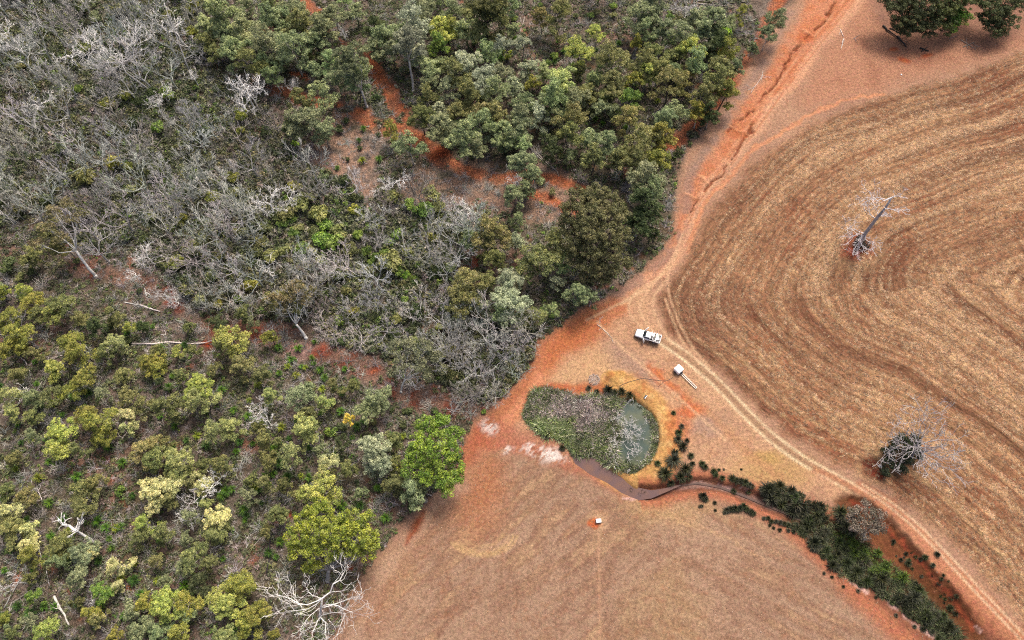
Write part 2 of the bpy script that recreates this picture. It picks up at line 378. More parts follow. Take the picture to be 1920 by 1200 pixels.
rowp = 0.5+0.5*np.sin(dd*2*math.pi/1.35+3*fbm(X, Y, 9, 2, 63)); st = 0.14*n1d(dd, 2.4, 41)+0.30*n1d(dd, 1.1, 42)+0.06*n1d(dd, 5.5, 43)+0.26*n1d(dd, 0.7, 44)+0.12*rowp+0.07
tuft = fbm(X, Y, 0.75, 2, 45)
patch = fbm(X, Y, 16, 4, 46)
px_, py_ = toPX(X, Y); 
dens = np.zeros(len(X))
right = sst(px_, 1280, 1800)*np.where(py_ > 500, 1.15, 0.75)
straw = sst(st*0.74+tuft*0.22+patch*0.20+right*0.13, 0.54, 0.88)
straw = np.clip(straw+blob(1545, 520, 50, 42, 0.7)*0.35*nC+line([(1500, 505), (1580, 440), (1640, 400)], 60, 0.9)*0.12, 0, 1)
dark = C(150, 104, 78)*(1-patch[:, None])+C(188, 138, 102)*patch[:, None]
paint(dark, m_fld)
paint(C(152, 92, 66), m_fld*sst(fbm(X, Y, 10, 4, 47), 0.55, 0.7)*0.6)
paint(C(216, 170, 124), m_fld*straw*0.68)
paint(C(238, 198, 150), m_fld*sst(straw*tuft, 0.42, 0.72)*0.45)
paint(C(108, 68, 50), m_fld*sst(n1d(dd, 1.9, 48)*0.6+n1d(dd, 0.9, 49)*0.4, 0.54, 0.76)*0.5)
paint(C(126, 82, 62), m_fld*(1-straw)*sst(nD, 0.5, 0.8)*0.5)
Z += m_fld*((n1d(dd, 1.25, 42)-0.5)*0.3+(tuft-0.5)*0.34*straw)
mid = line([(1630, 512), (1700, 514), (1780, 516), (1860, 515), (1960, 512)], 4, 0.6); Z -= mid*0.12; paint(C(130, 86, 64), mid*0.7)
mid2 = line([(1720, 490), (1768, 515)], 3, 0.5); paint(C(220, 180, 130), mid2*0.6)
paint(C(130, 88, 68), line([(1290, 470), (1320, 430), (1370, 370), (1440, 310), (1520, 262)], 46, 0.9)*0.16*m_fld)
paint(C(126, 84, 66), poly([(1232, 545), (1300, 500), (1400, 540), (1380, 640), (1290, 650), (1245, 600)], 4)*0.45*m_fld)
# bare red ring under the two paddock trees
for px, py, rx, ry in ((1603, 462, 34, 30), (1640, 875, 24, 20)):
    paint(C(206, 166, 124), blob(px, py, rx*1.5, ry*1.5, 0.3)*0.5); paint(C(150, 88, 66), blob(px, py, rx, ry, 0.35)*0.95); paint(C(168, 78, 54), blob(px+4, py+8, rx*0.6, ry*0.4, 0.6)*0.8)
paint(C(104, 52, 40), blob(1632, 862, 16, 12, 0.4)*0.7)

# --- ground round the dam and the wheel tracks
m_pad = poly([(1070, 598), (1150, 562), (1225, 540), (1235, 610), (1330, 705), (1430, 800), (1520, 868), (1620, 930), (1560, 930), (1450, 905), (1330, 880), (1270, 860), (1230, 930), (1160, 900), (1050, 850), (985, 800), (940, 790), (990, 700)], 1.5)
paint(C(212, 160, 124)*(1-nB[:, None])+C(224, 178, 140)*nB[:, None], m_pad*0.85)
paint(C(186, 142, 116), m_pad*sst(nC, 0.5, 0.72)*0.5)
rt = line([(1160, 580), (1100, 608), (1050, 640), (1015, 680), (985, 735), (945, 780), (900, 830), (870, 870)], 52, 0.5)
paint(C(210, 126, 86), rt*(0.55+0.4*nB)); paint(C(236, 160, 122), line([(1010, 700), (985, 745), (950, 790), (900, 840)], 20, 0.8)*0.7)
paint(C(204, 118, 74), poly([(1055, 610), (1110, 595), (1150, 620), (1110, 655), (1060, 660), (1030, 690), (1025, 650)], 2)*0.75)
paint(C(224, 178, 134), poly([(1060, 680), (1130, 655), (1165, 690), (1130, 715), (1060, 715), (1030, 705)], 2.5)*0.8)
paint(C(176, 142, 126), poly([(1150, 640), (1200, 680), (1230, 720), (1180, 720), (1140, 680)], 2.5)*0.7)
paint(C(200, 108, 66), line([(1000, 742), (1040, 726), (1100, 732), (1165, 728)], 22, 0.7)*0.85)
paint(C(216, 120, 74), line([(1215, 690), (1250, 720), (1300, 765)], 18, 0.7)*0.85*sst(nC, 0.25, 0.5)); paint(C(222, 116, 70), blob(1296, 772, 26, 12)*0.8)
paint(C(180, 146, 130), blob(1325, 800, 34, 20)*0.7); paint(C(202, 160, 104), blob(1450, 880, 70, 30, 0.7)*0.7); paint(C(196, 158, 90), blob(1440, 850, 30, 14)*0.6)
paint(C(206, 150, 110), line([(1250, 700), (1320, 770), (1400, 840), (1460, 890)], 14, 0.8)*0.6)
paint(C(176, 138, 108), line([(1244, 640), (1290, 671), (1346, 719), (1396, 771), (1446, 819), (1505, 863), (1566, 896), (1618, 926)], 9, 0.4, False)*0.8)
for w, dxy, s in ((2.6, (-2, 1), 0), (2.3, (12, -8), 1)):
    pts = [(1238, 642), (1284, 674), (1340, 722), (1390, 774), (1440, 822), (1500, 866), (1560, 899), (1612, 928)]
    ln = line([(a+dxy[0], b+dxy[1]) for a, b in pts], w*1.5, 0.6, False); paint(C(250, 222, 180), ln*(.6+.5*nC)); Z -= ln*0.05
for pts in ([(1120, 603), (1150, 636), (1200, 682), (1255, 730), (1300, 770), (1360, 825)], [(1248, 560), (1262, 600), (1280, 640), (1310, 680)], [(1272, 470), (1252, 520), (1262, 575), (1292, 640), (1330, 690)],
            [(1255, 500), (1215, 545), (1200, 580), (1225, 625)], [(1235, 520), (1190, 550), (1180, 585), (1205, 618)], [(1280, 440), (1262, 480), (1230, 525), (1165, 570)], [(1245, 530), (1225, 560), (1232, 600), (1260, 645)],
            [(1210, 545), (1150, 575), (1100, 600)]):
    ln = line(pts, 4, 0.9, False); paint(C(238, 192, 152), ln*0.7)
# clay, ring and sand heaps
paint(C(186, 106, 78), poly([(872, 830), (905, 790), (960, 800), (1000, 830), (1060, 850), (1140, 900), (1180, 935), (1130, 905), (1060, 880), (960, 850), (900, 850), (870, 880)], 1.5)*0.85)
paint(C(196, 130, 104), poly([(905, 800), (980, 790), (1050, 820), (1080, 850), (1000, 850), (930, 840)], 2)*0.7)
clay = sst(fbm(X*0.8+Y*0.6, (Y*0.8-X*0.6)*3, 1.1, 4, 50), 0.44, 0.56)
paint(C(255, 236, 226), np.maximum(blob(1030, 852, 30, 13, 0.6), np.maximum(blob(915, 800, 16, 16, 0.6)*0.8, np.maximum(blob(950, 842, 12, 7), blob(1000, 840, 30, 8)*0.7)))*clay)
paint(C(196, 162, 140), blob(1114, 712, 10.5, 11.5, 0.12, False)); paint(C(196, 150, 78), blob(1145, 709, 16, 13, 0.18)); paint(C(226, 186, 110), (blob(1145, 709, 18, 15, 0.1, False)-blob(1145, 709, 15, 12, 0.1, False)).clip(0, 1)*0.7)
Z += blob(1145, 709, 13, 11, 0.9)*0.45+blob(1114, 712, 9, 10, 0.6, False)*0.12
RING = [(1150, 722), (1190, 735), (1226, 762), (1244, 800), (1246, 840), (1236, 868), (1212, 893), (1180, 892), (1150, 880)]
paint(C(214, 160, 98), line(RING, 44, 0.35)*0.9); paint(C(240, 188, 120), line(RING, 26, 0.9)*0.9*sst(nB, 0.35, 0.6)); Z += line(RING[:-2], 34, 0.9)*0.45
paint(C(190, 128, 66), line([(1170, 735), (1215, 760), (1235, 800)], 10, 0.8)*0.5*nC); paint(C(196, 120, 70), line(RING, 46, 0.5)*sst(fbm(X, Y, 2.5, 4, 61), .52, .66)*.6); paint(C(240, 196, 134), line(RING, 40, .5)*sst(fbm(X, Y, 1.2, 3, 62), .6, .75)*.6)
paint(C(208, 116, 74), blob(1270, 800, 22, 30, 0.7)*0.7)

# --- south paddock
SP = [(870, 880), (910, 850), (1000, 862), (1080, 880), (1180, 940), (1230, 935), (1330, 935), (1430, 980), (1520, 1040), (1600, 1100), (1700, 1180), (1780, 1260), (1700, 1400), (500, 1400), (640, 1205), (690, 1090), (760, 1010), (850, 930)]
m_sp = poly(SP, 2.0)
k1 = fbm(X, Y, 14, 5, 70)
paint(C(174, 138, 115)*(1-k1[:, None])+C(194, 157, 130)*k1[:, None], m_sp)
st2 = fbm((X*0.82+Y*0.57)*0.22, (Y*0.82-X*0.57)*1.1, 1.6, 4, 71)
sidew = sst(px_, 1100, 1400)
st3 = fbm((X*0.85-Y*0.52)*0.16, (Y*0.85+X*0.52)*1.2, 1.6, 4, 72)
paint(C(152, 110, 88), m_sp*sst(st2*(1-sidew)+st3*sidew, 0.40, 0.66)*0.7)
paint(C(216, 176, 138), m_sp*sst(st3*sidew+st2*(1-sidew), 0.56, 0.78)*0.6)
paint(C(190, 154, 112), m_sp*sst(fbm(X, Y, 12, 4, 73), 0.54, 0.74)*0.4)
paint(C(146, 104, 84), m_sp*sst(nD*0.6+nC*0.4, 0.45, 0.7)*0.4)
paint(C(196, 124, 84), m_sp*blob(895, 905, 48, 80, 0.9)*0.7); paint(C(184, 132, 104), m_sp*line([(870, 880), (800, 990), (740, 1080), (690, 1170)], 46, 0.9)*0.4)
paint(C(212, 172, 146), line([(860, 900), (800, 975), (740, 1050), (700, 1110), (655, 1200)], 24, 0.8)*0.65*sst(nB, 0.3, 0.55))
paint(C(166, 86, 54), poly([(765, 1000), (790, 962), (802, 960), (795, 985), (780, 1005), (762, 1018)], 0.8)*0.9)
for r, s in ((30, 0.6), (46, 0.9), (52, 0.8), (40, 0.5)):
    a = np.linspace(0.12, 2.7, 14); ln = line([(905+r*1.25*math.cos(t), 1000+r*0.82*math.sin(t)) for t in a], 3, 0.9, False); paint(C(226, 184, 132), ln*s*0.75)
paint(C(214, 166, 132), line([(1122, 985), (1123, 1080), (1125, 1220)], 3, 0.8, False)*0.6)
for i in range(7):
    o = i*13; paint(C(212, 170, 132)*(.9+.1*(i%2)), line([(1240+o, 950+o*0.55), (1340+o, 1000+o*0.6), (1460+o*0.8, 1072+o*0.7)], 3, 1.0)*0.28*sst(nB, .3, .6))
paint(C(214, 172, 136), blob(1122, 977, 19, 19, 0.5, False)*0.8); paint(C(204, 110, 66), blob(1122, 980, 11.5, 11.5, 0.25)*0.95)
paint(C(216, 172, 120), poly([(1180, 935), (1240, 942), (1330, 945), (1300, 985), (1220, 970)], 3)*0.5)

# --- creek
CRK = [(1196, 925), (1236, 922), (1270, 912), (1310, 905), (1350, 912), (1395, 928), (1440, 945), (1490, 968), (1545, 1000), (1600, 1040), (1660, 1090), (1720, 1135), (1780, 1180), (1850, 1240), (1980, 1330)]
PC = smooth_line(GW(CRK)); dC, aC = segdist(WX*0.5+X*0.5, WY*0.5+Y*0.5, PC)
LT = aC.max(); wC = 1.5+sst(aC, 18, 52)*3.8
cmask = (aC > 0.5)
bank = (1-sst(dC, wC*1.1, wC*1.5+1.6))*cmask
paint(C(196, 118, 86), bank*0.85); chan = (1-sst(dC, wC*0.55, wC*1.15))*cmask
paint(C(128, 84, 66), chan*0.85); paint(C(160, 124, 112), (1-sst(dC, 0.3, 0.8))*cmask*(1-sst(aC, 25, 40))*0.9)
chz = (1-sst(dC, wC*0.3, wC*1.25))*cmask; Z = Z*(1-chz)-1.0*chz
paint(C(120, 72, 44), poly([(1565, 938), (1600, 926), (1640, 945), (1680, 985), (1725, 1030), (1770, 1080), (1815, 1135), (1850, 1190), (1820, 1200), (1770, 1140), (1700, 1080), (1640, 1020), (1590, 975)], 0.7, False)*0.9)
paint(C(76, 60, 38), poly([(1480, 955), (1560, 965), (1640, 1020), (1720, 1090), (1790, 1150), (1760, 1180), (1660, 1110), (1570, 1050), (1500, 1000)], 1.5)*0.8)
pk = sst(fbm((X*0.8-Y*0.6)*0.5, (Y*0.8+X*0.6)*1.6, 1.6, 4, 51), 0.5, 0.6)
for pts, w in (([(1680, 1130), (1720, 1165), (1760, 1200)], 16), ([(1585, 1088), (1610, 1100), (1630, 1112)], 7), ([(1350, 905), (1400, 920)], 7), ([(1800, 1130), (1830, 1165), (1860, 1190)], 4), ([(1175, 930), (1210, 935)], 4),
               ([(1275, 905), (1310, 900), (1340, 906), (1380, 922)], 5)):
    paint(C(236, 190, 178), line(pts, w, 0.6)*pk*0.9)
rb = np.maximum(line([(1615, 918), (1662, 948), (1712, 992), (1762, 1043), (1812, 1098), (1866, 1156), (1926, 1223), (2006, 1320)], 25, 0.35), line([(1530, 885), (1580, 908), (1620, 925)], 12, 0.7)*.8)
paint(C(196, 128, 94)*(1-nB[:, None])+C(216, 150, 116)*nB[:, None], rb*0.95)
for off in (2, 17):
    ln = line([(1600+off, 908), (1660+off, 946), (1715+off, 992), (1768+off, 1046), (1820+off, 1102), (1880+off, 1165), (1960+off, 1250)], 3, 0.7, False); paint(C(246, 208, 170), ln*0.85); Z -= ln*0.06
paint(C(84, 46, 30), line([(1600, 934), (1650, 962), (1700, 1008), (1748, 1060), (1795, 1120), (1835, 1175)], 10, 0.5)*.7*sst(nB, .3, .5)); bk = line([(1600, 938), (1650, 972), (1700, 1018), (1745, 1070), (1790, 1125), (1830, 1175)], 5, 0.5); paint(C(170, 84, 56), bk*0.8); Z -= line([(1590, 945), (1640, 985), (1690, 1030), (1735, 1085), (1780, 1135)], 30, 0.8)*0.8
# --- dam basin
POND = [(1158, 752), (1188, 752), (1216, 772), (1231, 800), (1230, 836), (1212, 868), (1188, 884), (1150, 868), (1100, 852), (1076, 848), (1050, 814), (1004, 797), (984, 778), (1000, 740), (1032, 732), (1090, 748)]
m_pond = poly(POND, 0.9, False); paint(C(84, 76, 54), m_pond*0.9); pz = poly(POND, 0.8, False); Z = Z*(1-pz)-1.3*pz
paint(C(222, 168, 104), line([(1185, 895), (1160, 890), (1142, 876)], 13, 0.3, False)); Z += 0
MUD = [(1068, 846), (1092, 848), (1120, 853), (1146, 858), (1149, 864), (1138, 868), (1140, 880), (1166, 897), (1190, 917), (1224, 920), (1270, 913), (1266, 918), (1222, 927), (1194, 934), (1166, 922), (1140, 904), (1108, 888), (1080, 868)]
mz = poly(MUD, 0.7, False, False); Z = Z*(1-mz)-0.75*mz; paint(C(150, 84, 56), poly(MUD, 1.3, False, False)*0.75)
# litter of the wood spilling out, rust specks on open soil
paint(C(176, 118, 86), m_open*(1-m_fld)*sst(fbm(X, Y, 0.9, 2, 80), 0.68, 0.85)*0.35)

shade = np.where(near, 1.0, 1.0)
me = bpy.data.meshes.new('ground')
nv = NX*NY; V = np.stack([X, Y, Z], 1)
iy, ix = np.meshgrid(np.arange(NY-1), np.arange(NX-1), indexing='ij'); b = (iy*NX+ix).ravel()
F = np.stack([b, b+1, b+1+NX, b+NX], 1).astype(np.int32)
me.vertices.add(nv); me.vertices.foreach_set('co', V.ravel().astype(np.float32))
me.loops.add(F.size); me.loops.foreach_set('vertex_index', F.ravel())
me.polygons.add(len(F)); me.polygons.foreach_set('loop_start', np.arange(0, F.size, 4, dtype=np.int32)); me.polygons.foreach_set('loop_total', np.full(len(F), 4, np.int32))
me.update(calc_edges=True); me.shade_smooth()
ca = me.color_attributes.new('soil', 'FLOAT_COLOR', 'POINT'); ca.data.foreach_set('color', np.concatenate([COL, np.ones((nv, 1))], 1).ravel().astype(np.float32))
fa = me.attributes.new('field', 'FLOAT', 'POINT'); fa.data.foreach_set('value', m_fld.astype(np.float32))
sa = me.attributes.new('swath', 'FLOAT_VECTOR', 'POINT'); sa.data.foreach_set('vector', np.stack([aF*0.35, dd*1.6, 0*dd], 1).ravel().astype(np.float32))
wa = me.attributes.new('wood', 'FLOAT', 'POINT'); wa.data.foreach_set('value', (1-m_open).astype(np.float32))
def b_ground(N, L):
    c = N('ShaderNodeAttribute', attribute_name='soil'); f = N('ShaderNodeAttribute', attribute_name='field'); w = N('ShaderNodeAttribute', attribute_name='wood'); s = N('ShaderNodeAttribute', attribute_name='swath')
    tc = N('ShaderNodeTexCoord')
    def noise(vec, sc, det, lo, hi, a, b2):
        n = N('ShaderNodeTexNoise'); n.inputs['Scale'].default_value = sc; n.inputs['Detail'].default_value = det; n.inputs['Roughness'].default_value = 0.65
        L(vec, n.inputs['Vector']); r = N('ShaderNodeMapRange'); L(n.outputs['Fac'], r.inputs[0])
        for i, v in zip((1, 2, 3, 4), (lo, hi, a, b2)): r.inputs[i].default_value = v
        return r.outputs[0]
    fine = noise(tc.outputs['Object'], 2.0, 8, 0.35, 0.65, 0.68, 1.30)
    grit = noise(tc.outputs['Object'], 9.0, 3, 0.3, 0.7, 0.80, 1.2)
    fl = noise(s.outputs['Vector'], 1.0, 6, 0.34, 0.66, 0.50, 1.42)
    lt = noise(tc.outputs['Object'], 3.0, 6, 0.38, 0.62, 0.50, 1.45)
    def mixf(fac, a, b2):
        m = N('ShaderNodeMix'); m.data_type = 'FLOAT'; L(fac, m.inputs[0]); 
        for i, v in ((2, a), (3, b2)):
            if isinstance(v, float): m.inputs[i].default_value = v
            else: L(v, m.inputs[i])
        return m.outputs[0]
    v = mathn(N, L, 'MULTIPLY', fine, grit)
    v = mathn(N, L, 'MULTIPLY', v, mixf(f.outputs['Fac'], 1.0, fl)); v = mathn(N, L, 'MULTIPLY', v, mixf(w.outputs['Fac'], 1.0, lt))
    hs = N('ShaderNodeHueSaturation'); L(c.outputs['Color'], hs.inputs['Color']); L(v, hs.inputs['Value'])
    hue = noise(tc.outputs['Object'], 1.1, 4, 0.3, 0.7, 0.49, 0.51); L(hue, hs.inputs['Hue'])
    d = N('ShaderNodeBsdfPrincipled'); d.inputs['Roughness'].default_value = 0.95; d.inputs['Specular IOR Level'].default_value = 0.1; L(hs.outputs[0], d.inputs['Base Color'])
    bp = N('ShaderNodeBump'); bp.inputs['Distance'].default_value = 0.12; bp.inputs['Strength'].default_value = 0.7; L(v, bp.inputs['Height']); L(bp.outputs[0], d.inputs['Normal'])
    return d.outputs[0]
me.materials.append(mat('earth_and_stubble', b_ground))
ground = bpy.data.objects.new('ground', me); LINK(ground); tag(ground, kind='structure')
ZG = Z.reshape(NY, NX); OG = sop_raw.reshape(NY, NX)
def gi(x, y):
    i = int(np.clip((x-gx[13])/STEP, 0, NX-27))+13; j = int(np.clip((y-gy[13])/STEP, 0, NY-27))+13; return j, i
def zat(x, y): j, i = gi(x, y); return float(ZG[j, i])
SUB = {k: v.reshape(NY, NX) for k, v in dict(fld=m_fld, straw=straw, red=np.maximum(red, 0), open=m_open, clear=clear, dry=dry, sp=m_sp, pad=np.maximum(m_pad*0.9, ot), pond=np.maximum(m_pond, line(RING, 46, 0.4)), rb=rb, bank=bank).items()}
def sub(k, x, y):
    i = np.clip(((x-gx[13])/STEP).astype(int), 0, NX-27)+13; j = np.clip(((y-gy[13])/STEP).astype(int), 0, NY-27)+13; return SUB[k][j, i]
def zarr(x, y):
    i = np.clip(((x-gx[13])/STEP).astype(int), 0, NX-27)+13; j = np.clip(((y-gy[13])/STEP).astype(int), 0, NY-27)+13; return ZG[j, i]

# --- water sheets
def water(name, pts, z, base, label, mud):
    P = GW(pts); P = smooth_line(np.vstack([P, P[:1]]), 3)[:-1] if not mud else P
    m = MB(); m.add([(x, y, z) for x, y in P], [tuple(range(len(P)))[::-1] if False else tuple(range(len(P)))])
    def f(N, L):
        tc = N('ShaderNodeTexCoord'); n = N('ShaderNodeTexNoise'); n.inputs['Scale'].default_value = 0.35; n.inputs['Detail'].default_value = 4; L(tc.outputs['Object'], n.inputs['Vector'])
        cr = N('ShaderNodeValToRGB'); L(n.outputs['Fac'], cr.inputs[0]); cr.color_ramp.elements[0].position = 0.42; cr.color_ramp.elements[1].position = 0.62
        cr.color_ramp.elements[0].color = (*base[0], 1); cr.color_ramp.elements[1].color = (*base[1], 1)
        d = N('ShaderNodeBsdfPrincipled'); d.inputs['Roughness'].default_value = 0.25; d.inputs['IOR'].default_value = 1.22; L(cr.outputs[0], d.inputs['Base Color'])
        n2 = N('ShaderNodeTexNoise'); n2.inputs['Scale'].default_value = 3; L(tc.outputs['Object'], n2.inputs['Vector'])
        bp = N('ShaderNodeBump'); bp.inputs['Strength'].default_value = 0.06; L(n2.outputs['Fac'], bp.inputs['Height']); L(bp.outputs[0], d.inputs['Normal']); return d.outputs[0]
    o = m.obj(name, mat(name, f)); tag(o, label, None, None, 'structure'); return o
water('pond_water', [(1156, 750), (1190, 750), (1219, 770), (1234, 800), (1233, 838), (1214, 871), (1188, 888), (1158, 876), (1140, 866), (1100, 856), (1074, 850), (1046, 816), (1000, 799), (982, 780), (998, 738), (1032, 730), (1090, 746)], -0.42,
      (C(72, 92, 84), C(100, 108, 84)), 'murky green-grey water of the small dam', False)
water('muddy_water', [(1068, 850), (1092, 845), (1120, 850), (1148, 855), (1155, 868), (1146, 876), (1170, 891), (1194, 913), (1222, 919), (1246, 915), (1276, 908), (1277, 910), (1250, 922), (1222, 934), (1190, 939), (1160, 927), (1134, 909), (1102, 893), (1074, 872)], -0.28,
      (C(120, 92, 92), C(134, 98, 86)), 'brown-mauve muddy overflow water below the reed bed', True)
water('stream_water', [(1276, 909), (1310, 902), (1350, 909), (1392, 924), (1436, 942), (1480, 960), (1520, 980), (1560, 1004), (1557, 1007), (1518, 983), (1479, 964), (1435, 946), (1391, 928), (1350, 913), (1310, 906)], -0.86,
      (C(124, 94, 84), C(112, 90, 84)), 'shallow trickle along the creek bed', True)
# ------------------------------------------------------------------ foliage and branches
def leaves_mesh(puffs, rg, name, per=110, size=(0.12, 0.27), outw=1.0, flat=0.72, seed_fill=18):
    """puffs: (x, y, z, radius). Small bent leaf sprays spread over the upper part of every puff."""
    P, T, N_, U, VAR, LF, S = [], [], [], [], [], [], []
    for (x, y, z, r) in puffs:
        n = int(per*r*r)+seed_fill
        u = rg.normal(size=(n, 3)); u[:, 2] = np.abs(u[:, 2])*0.95-0.28; u /= np.linalg.norm(u, axis=1)[:, None]
        rad = r*rg.uniform(0.62, 1.08, n)
        P.append(np.array([x, y, z])+u*rad[:, None]*np.array([1, 1, flat]))
        nn = u*outw+rg.normal(size=(n, 3))*0.55+np.array([0, 0, 0.25]); N_.append(nn/np.linalg.norm(nn, axis=1)[:, None])
        VAR.append(np.full(n, rg.uniform(0, 1))); LF.append(rg.uniform(0, 1, n)**1.2); S.append(rg.uniform(*size, n))
    P = np.vstack(P); N_ = np.vstack(N_); VAR = np.concatenate(VAR); LF = np.concatenate(LF); S = np.concatenate(S); n = len(P)
    t = rg.normal(size=(n, 3)); t -= (t*N_).sum(1)[:, None]*N_; t /= np.linalg.norm(t, axis=1)[:, None]; w = np.cross(N_, t)
    a = t*S[:, None]; b = w*(S*rg.uniform(0.35, 0.7, n))[:, None]; k = N_*(S*0.25)[:, None]
    V = np.stack([P-a-k, P+b, P+a-k, P-b], 1).reshape(-1, 3)
    me = bpy.data.meshes.new(name); me.vertices.add(4*n); me.vertices.foreach_set('co', V.ravel().astype(np.float32))
    idx = np.arange(4*n, dtype=np.int32); me.loops.add(4*n); me.loops.foreach_set('vertex_index', idx)
    me.polygons.add(n); me.polygons.foreach_set('loop_start', np.arange(0, 4*n, 4, dtype=np.int32)); me.polygons.foreach_set('loop_total', np.full(n, 4, np.int32))
    me.update(calc_edges=True)
    for nm, v in (('var', VAR), ('leaf', LF)):
        at = me.attributes.new(nm, 'FLOAT', 'POINT'); at.data.foreach_set('value', np.repeat(v, 4).astype(np.float32))
    return me
def bend(p, q, k, j, rg, sag=0.0):
    t = np.linspace(0, 1, k)[:, None]; p = np.array(p, float); q = np.array(q, float); L = np.linalg.norm(q-p)
    c = p+(q-p)*t; w = np.sin(t*math.pi)
    off = rg.normal(size=3)*j*L; c = c+w*off+rg.normal(size=(k, 3))*j*0.35*L*np.sin(t*math.pi)
    c[:, 2] += (w[:, 0])*sag*L; return c
def gum_meshes(blobs, base, fork, rg, name, tr=0.2, per=150, size=(0.09, 0.20), pr=(0.34, 0.72), twig=True):
    """crown and trunk of one tree; blobs: (x, y, z, R); base, fork: points"""
    puffs = []; mb = MB()
    base = np.array(base, float); fork = np.array(fork, float)
    tp = bend(base, fork, 6, 0.035, rg); mb.tube(tp, np.linspace(tr*1.15, tr*0.72, 6), 7)
    mb.tube([base-[0, 0, 0.4], base+[0, 0, 0.15], base+[0, 0, 0.6]], [tr*1.9, tr*1.5, tr*1.05], 7)
    for (x, y, z, R) in blobs:
        c = np.array([x, y, z-R*0.45]); lp = bend(tp[-1], c, 5, 0.07, rg, -0.06)
        lr = tr*0.5*min(1, 0.5+R*0.22); mb.tube(lp, np.linspace(lr, lr*0.45, 5), 5)
        n = max(4, int(6.2*R*R)+3)
        for i in range(n):
            u = rg.normal(size=3); u[2] = abs(u[2])*0.9-0.22; u /= np.linalg.norm(u)
            rr = rg.uniform(*pr); q = np.array([x, y, z])+u*(R*rg.uniform(0.5, 1.12)-rr*0.3)*np.array([1, 1, 0.75])
            puffs.append((*q, rr))
            if twig and i % 2 == 0: mb.tube(bend(lp[3 if i % 3 else 4], q+[0, 0, rr*0.35], 4, 0.09, rg, -0.05), [lr*0.42, lr*0.3, lr*0.2, 0.018], 3, False)
    return leaves_mesh(puffs, rg, name+'_crown', per, size), mb.mesh(name+'_trunk', M_bark, True)
EXTRA_PLACEHOLDER = 0
GUM = []
for k in range(15):
    rg = np.random.default_rng(100+k); R0 = 4.0; nb = rg.integers(5, 9); H = 12.0; bl = []; nb += 3
    tall = k % 3
    for i in range(nb):
        a = i*2*math.pi/(nb-3)+rg.uniform(-0.5, 0.5); d = rg.uniform(0.40, 0.80)*R0 if i < nb-3 else rg.uniform(0, 0.3)*R0
        bl.append((d*math.cos(a), d*math.sin(a), H*0.72+rg.uniform(-1.9, 1.0)+(1.5 if i >= nb-3 else 0)-(d/R0)*1.6-(rg.uniform(1.2, 3.4) if i % 3 == 1 else 0), rg.uniform(1.0, 2.1)))
    c, t = gum_meshes(bl, (rg.uniform(-.5, .5), rg.uniform(-.5, .5), -0.3), (rg.uniform(-.8, .8), rg.uniform(-.8, .8), H*rg.uniform(0.36, 0.5)), rg, 'gum_tree', 0.2, (150, 105, 185)[tall])
    c.materials.append(M_leaf); GUM.append((c, t))
SHR = []
for k in range(6):
    rg = np.random.default_rng(200+k); bl = [(rg.uniform(-.5, .5), rg.uniform(-.5, .5), 1.0+rg.uniform(0, 0.4), rg.uniform(0.7, 1.0)) for i in range(3)]
    c, t = gum_meshes(bl, (0, 0, -0.1), (0, 0, 0.4), rg, 'shrub', 0.06, 160, (0.09, 0.2), (0.35, 0.6)); c.materials.append(M_leaf); SHR.append((c, t))

def grow(mb, p, d, L, r, lvl, mx, rg, up=0.1, ang=0.75, kids=4, wob=0.22, rmin=0.02, sides=(6, 5, 3, 3, 3), shrink=0.62):
    n = (6, 5, 4, 4, 3)[min(lvl, 4)]; pts = [p]; q = p.copy(); dd_ = d.copy(); nodes = []
    for i in range(n):
        dd_ = dd_+rg.normal(size=3)*wob+np.array([0, 0, up]); dd_ /= np.linalg.norm(dd_); q = q+dd_*L/n; pts.append(q.copy()); nodes.append((q.copy(), dd_.copy(), (i+1)/n))
    r1 = max(rmin, r*0.45); mb.tube(pts, np.linspace(r, r1, len(pts)), sides[min(lvl, 4)], False)
    if lvl >= mx: return
    for i in range(kids+(1 if rg.uniform() < .4 else 0)):
        f = rg.uniform(0.25, 1.0) if i else 1.0; j = min(n-1, int(f*n)); c, cd, t = nodes[j]
        ax = rg.normal(size=3); ax -= ax.dot(cd)*cd; ax /= np.linalg.norm(ax)+1e-9; an = ang*rg.uniform(0.5, 1.15)*(0.5 if i == 0 else 1)
        nd = cd*math.cos(an)+ax*math.sin(an)
        if nd[2] < -0.35: nd[2] *= -0.3
        grow(mb, c, nd/np.linalg.norm(nd), L*shrink*rg.uniform(0.75, 1.15), max(rmin, r*0.52*(1-0.3*t)+0.004), lvl+1, mx, rg, up, ang, kids, wob, rmin, sides, shrink)
def split_tree(f_trunk, f_br):
    a, b = MB(), MB(); f_trunk(a); f_br(b); return a.mesh('dead_trunk', M_bark, True), b.mesh('dead_branches', M_bark, False)
def bare_mesh(seed, H, stems, spread, mx, kids, up, r0, rmin, L1, wob=0.2, ang=0.7, shrink=0.62, tz=0.42):
    rg = np.random.default_rng(seed); a, b = MB(), MB()
    top = np.array([rg.uniform(-.4, .4), rg.uniform(-.4, .4), H*tz]); tp = bend((0, 0, -0.3), top, 6, 0.04, rg); a.tube(tp, np.linspace(r0*1.3, r0*0.8, 6), 7)
    for i in range(stems):
        an = i*2*math.pi/stems+rg.uniform(-.4, .4); d = np.array([math.cos(an)*spread, math.sin(an)*spread, rg.uniform(0.5, 1.0)]); d /= np.linalg.norm(d)
        grow(b, tp[-1 if i % 3 else 4].copy(), d, L1*rg.uniform(0.8, 1.15), r0*0.62, 1, mx, rg, up, ang, kids, wob, rmin, shrink=shrink)
    return a.mesh('dead_trunk', M_bark, True), b.mesh('dead_branches', M_bark, False)
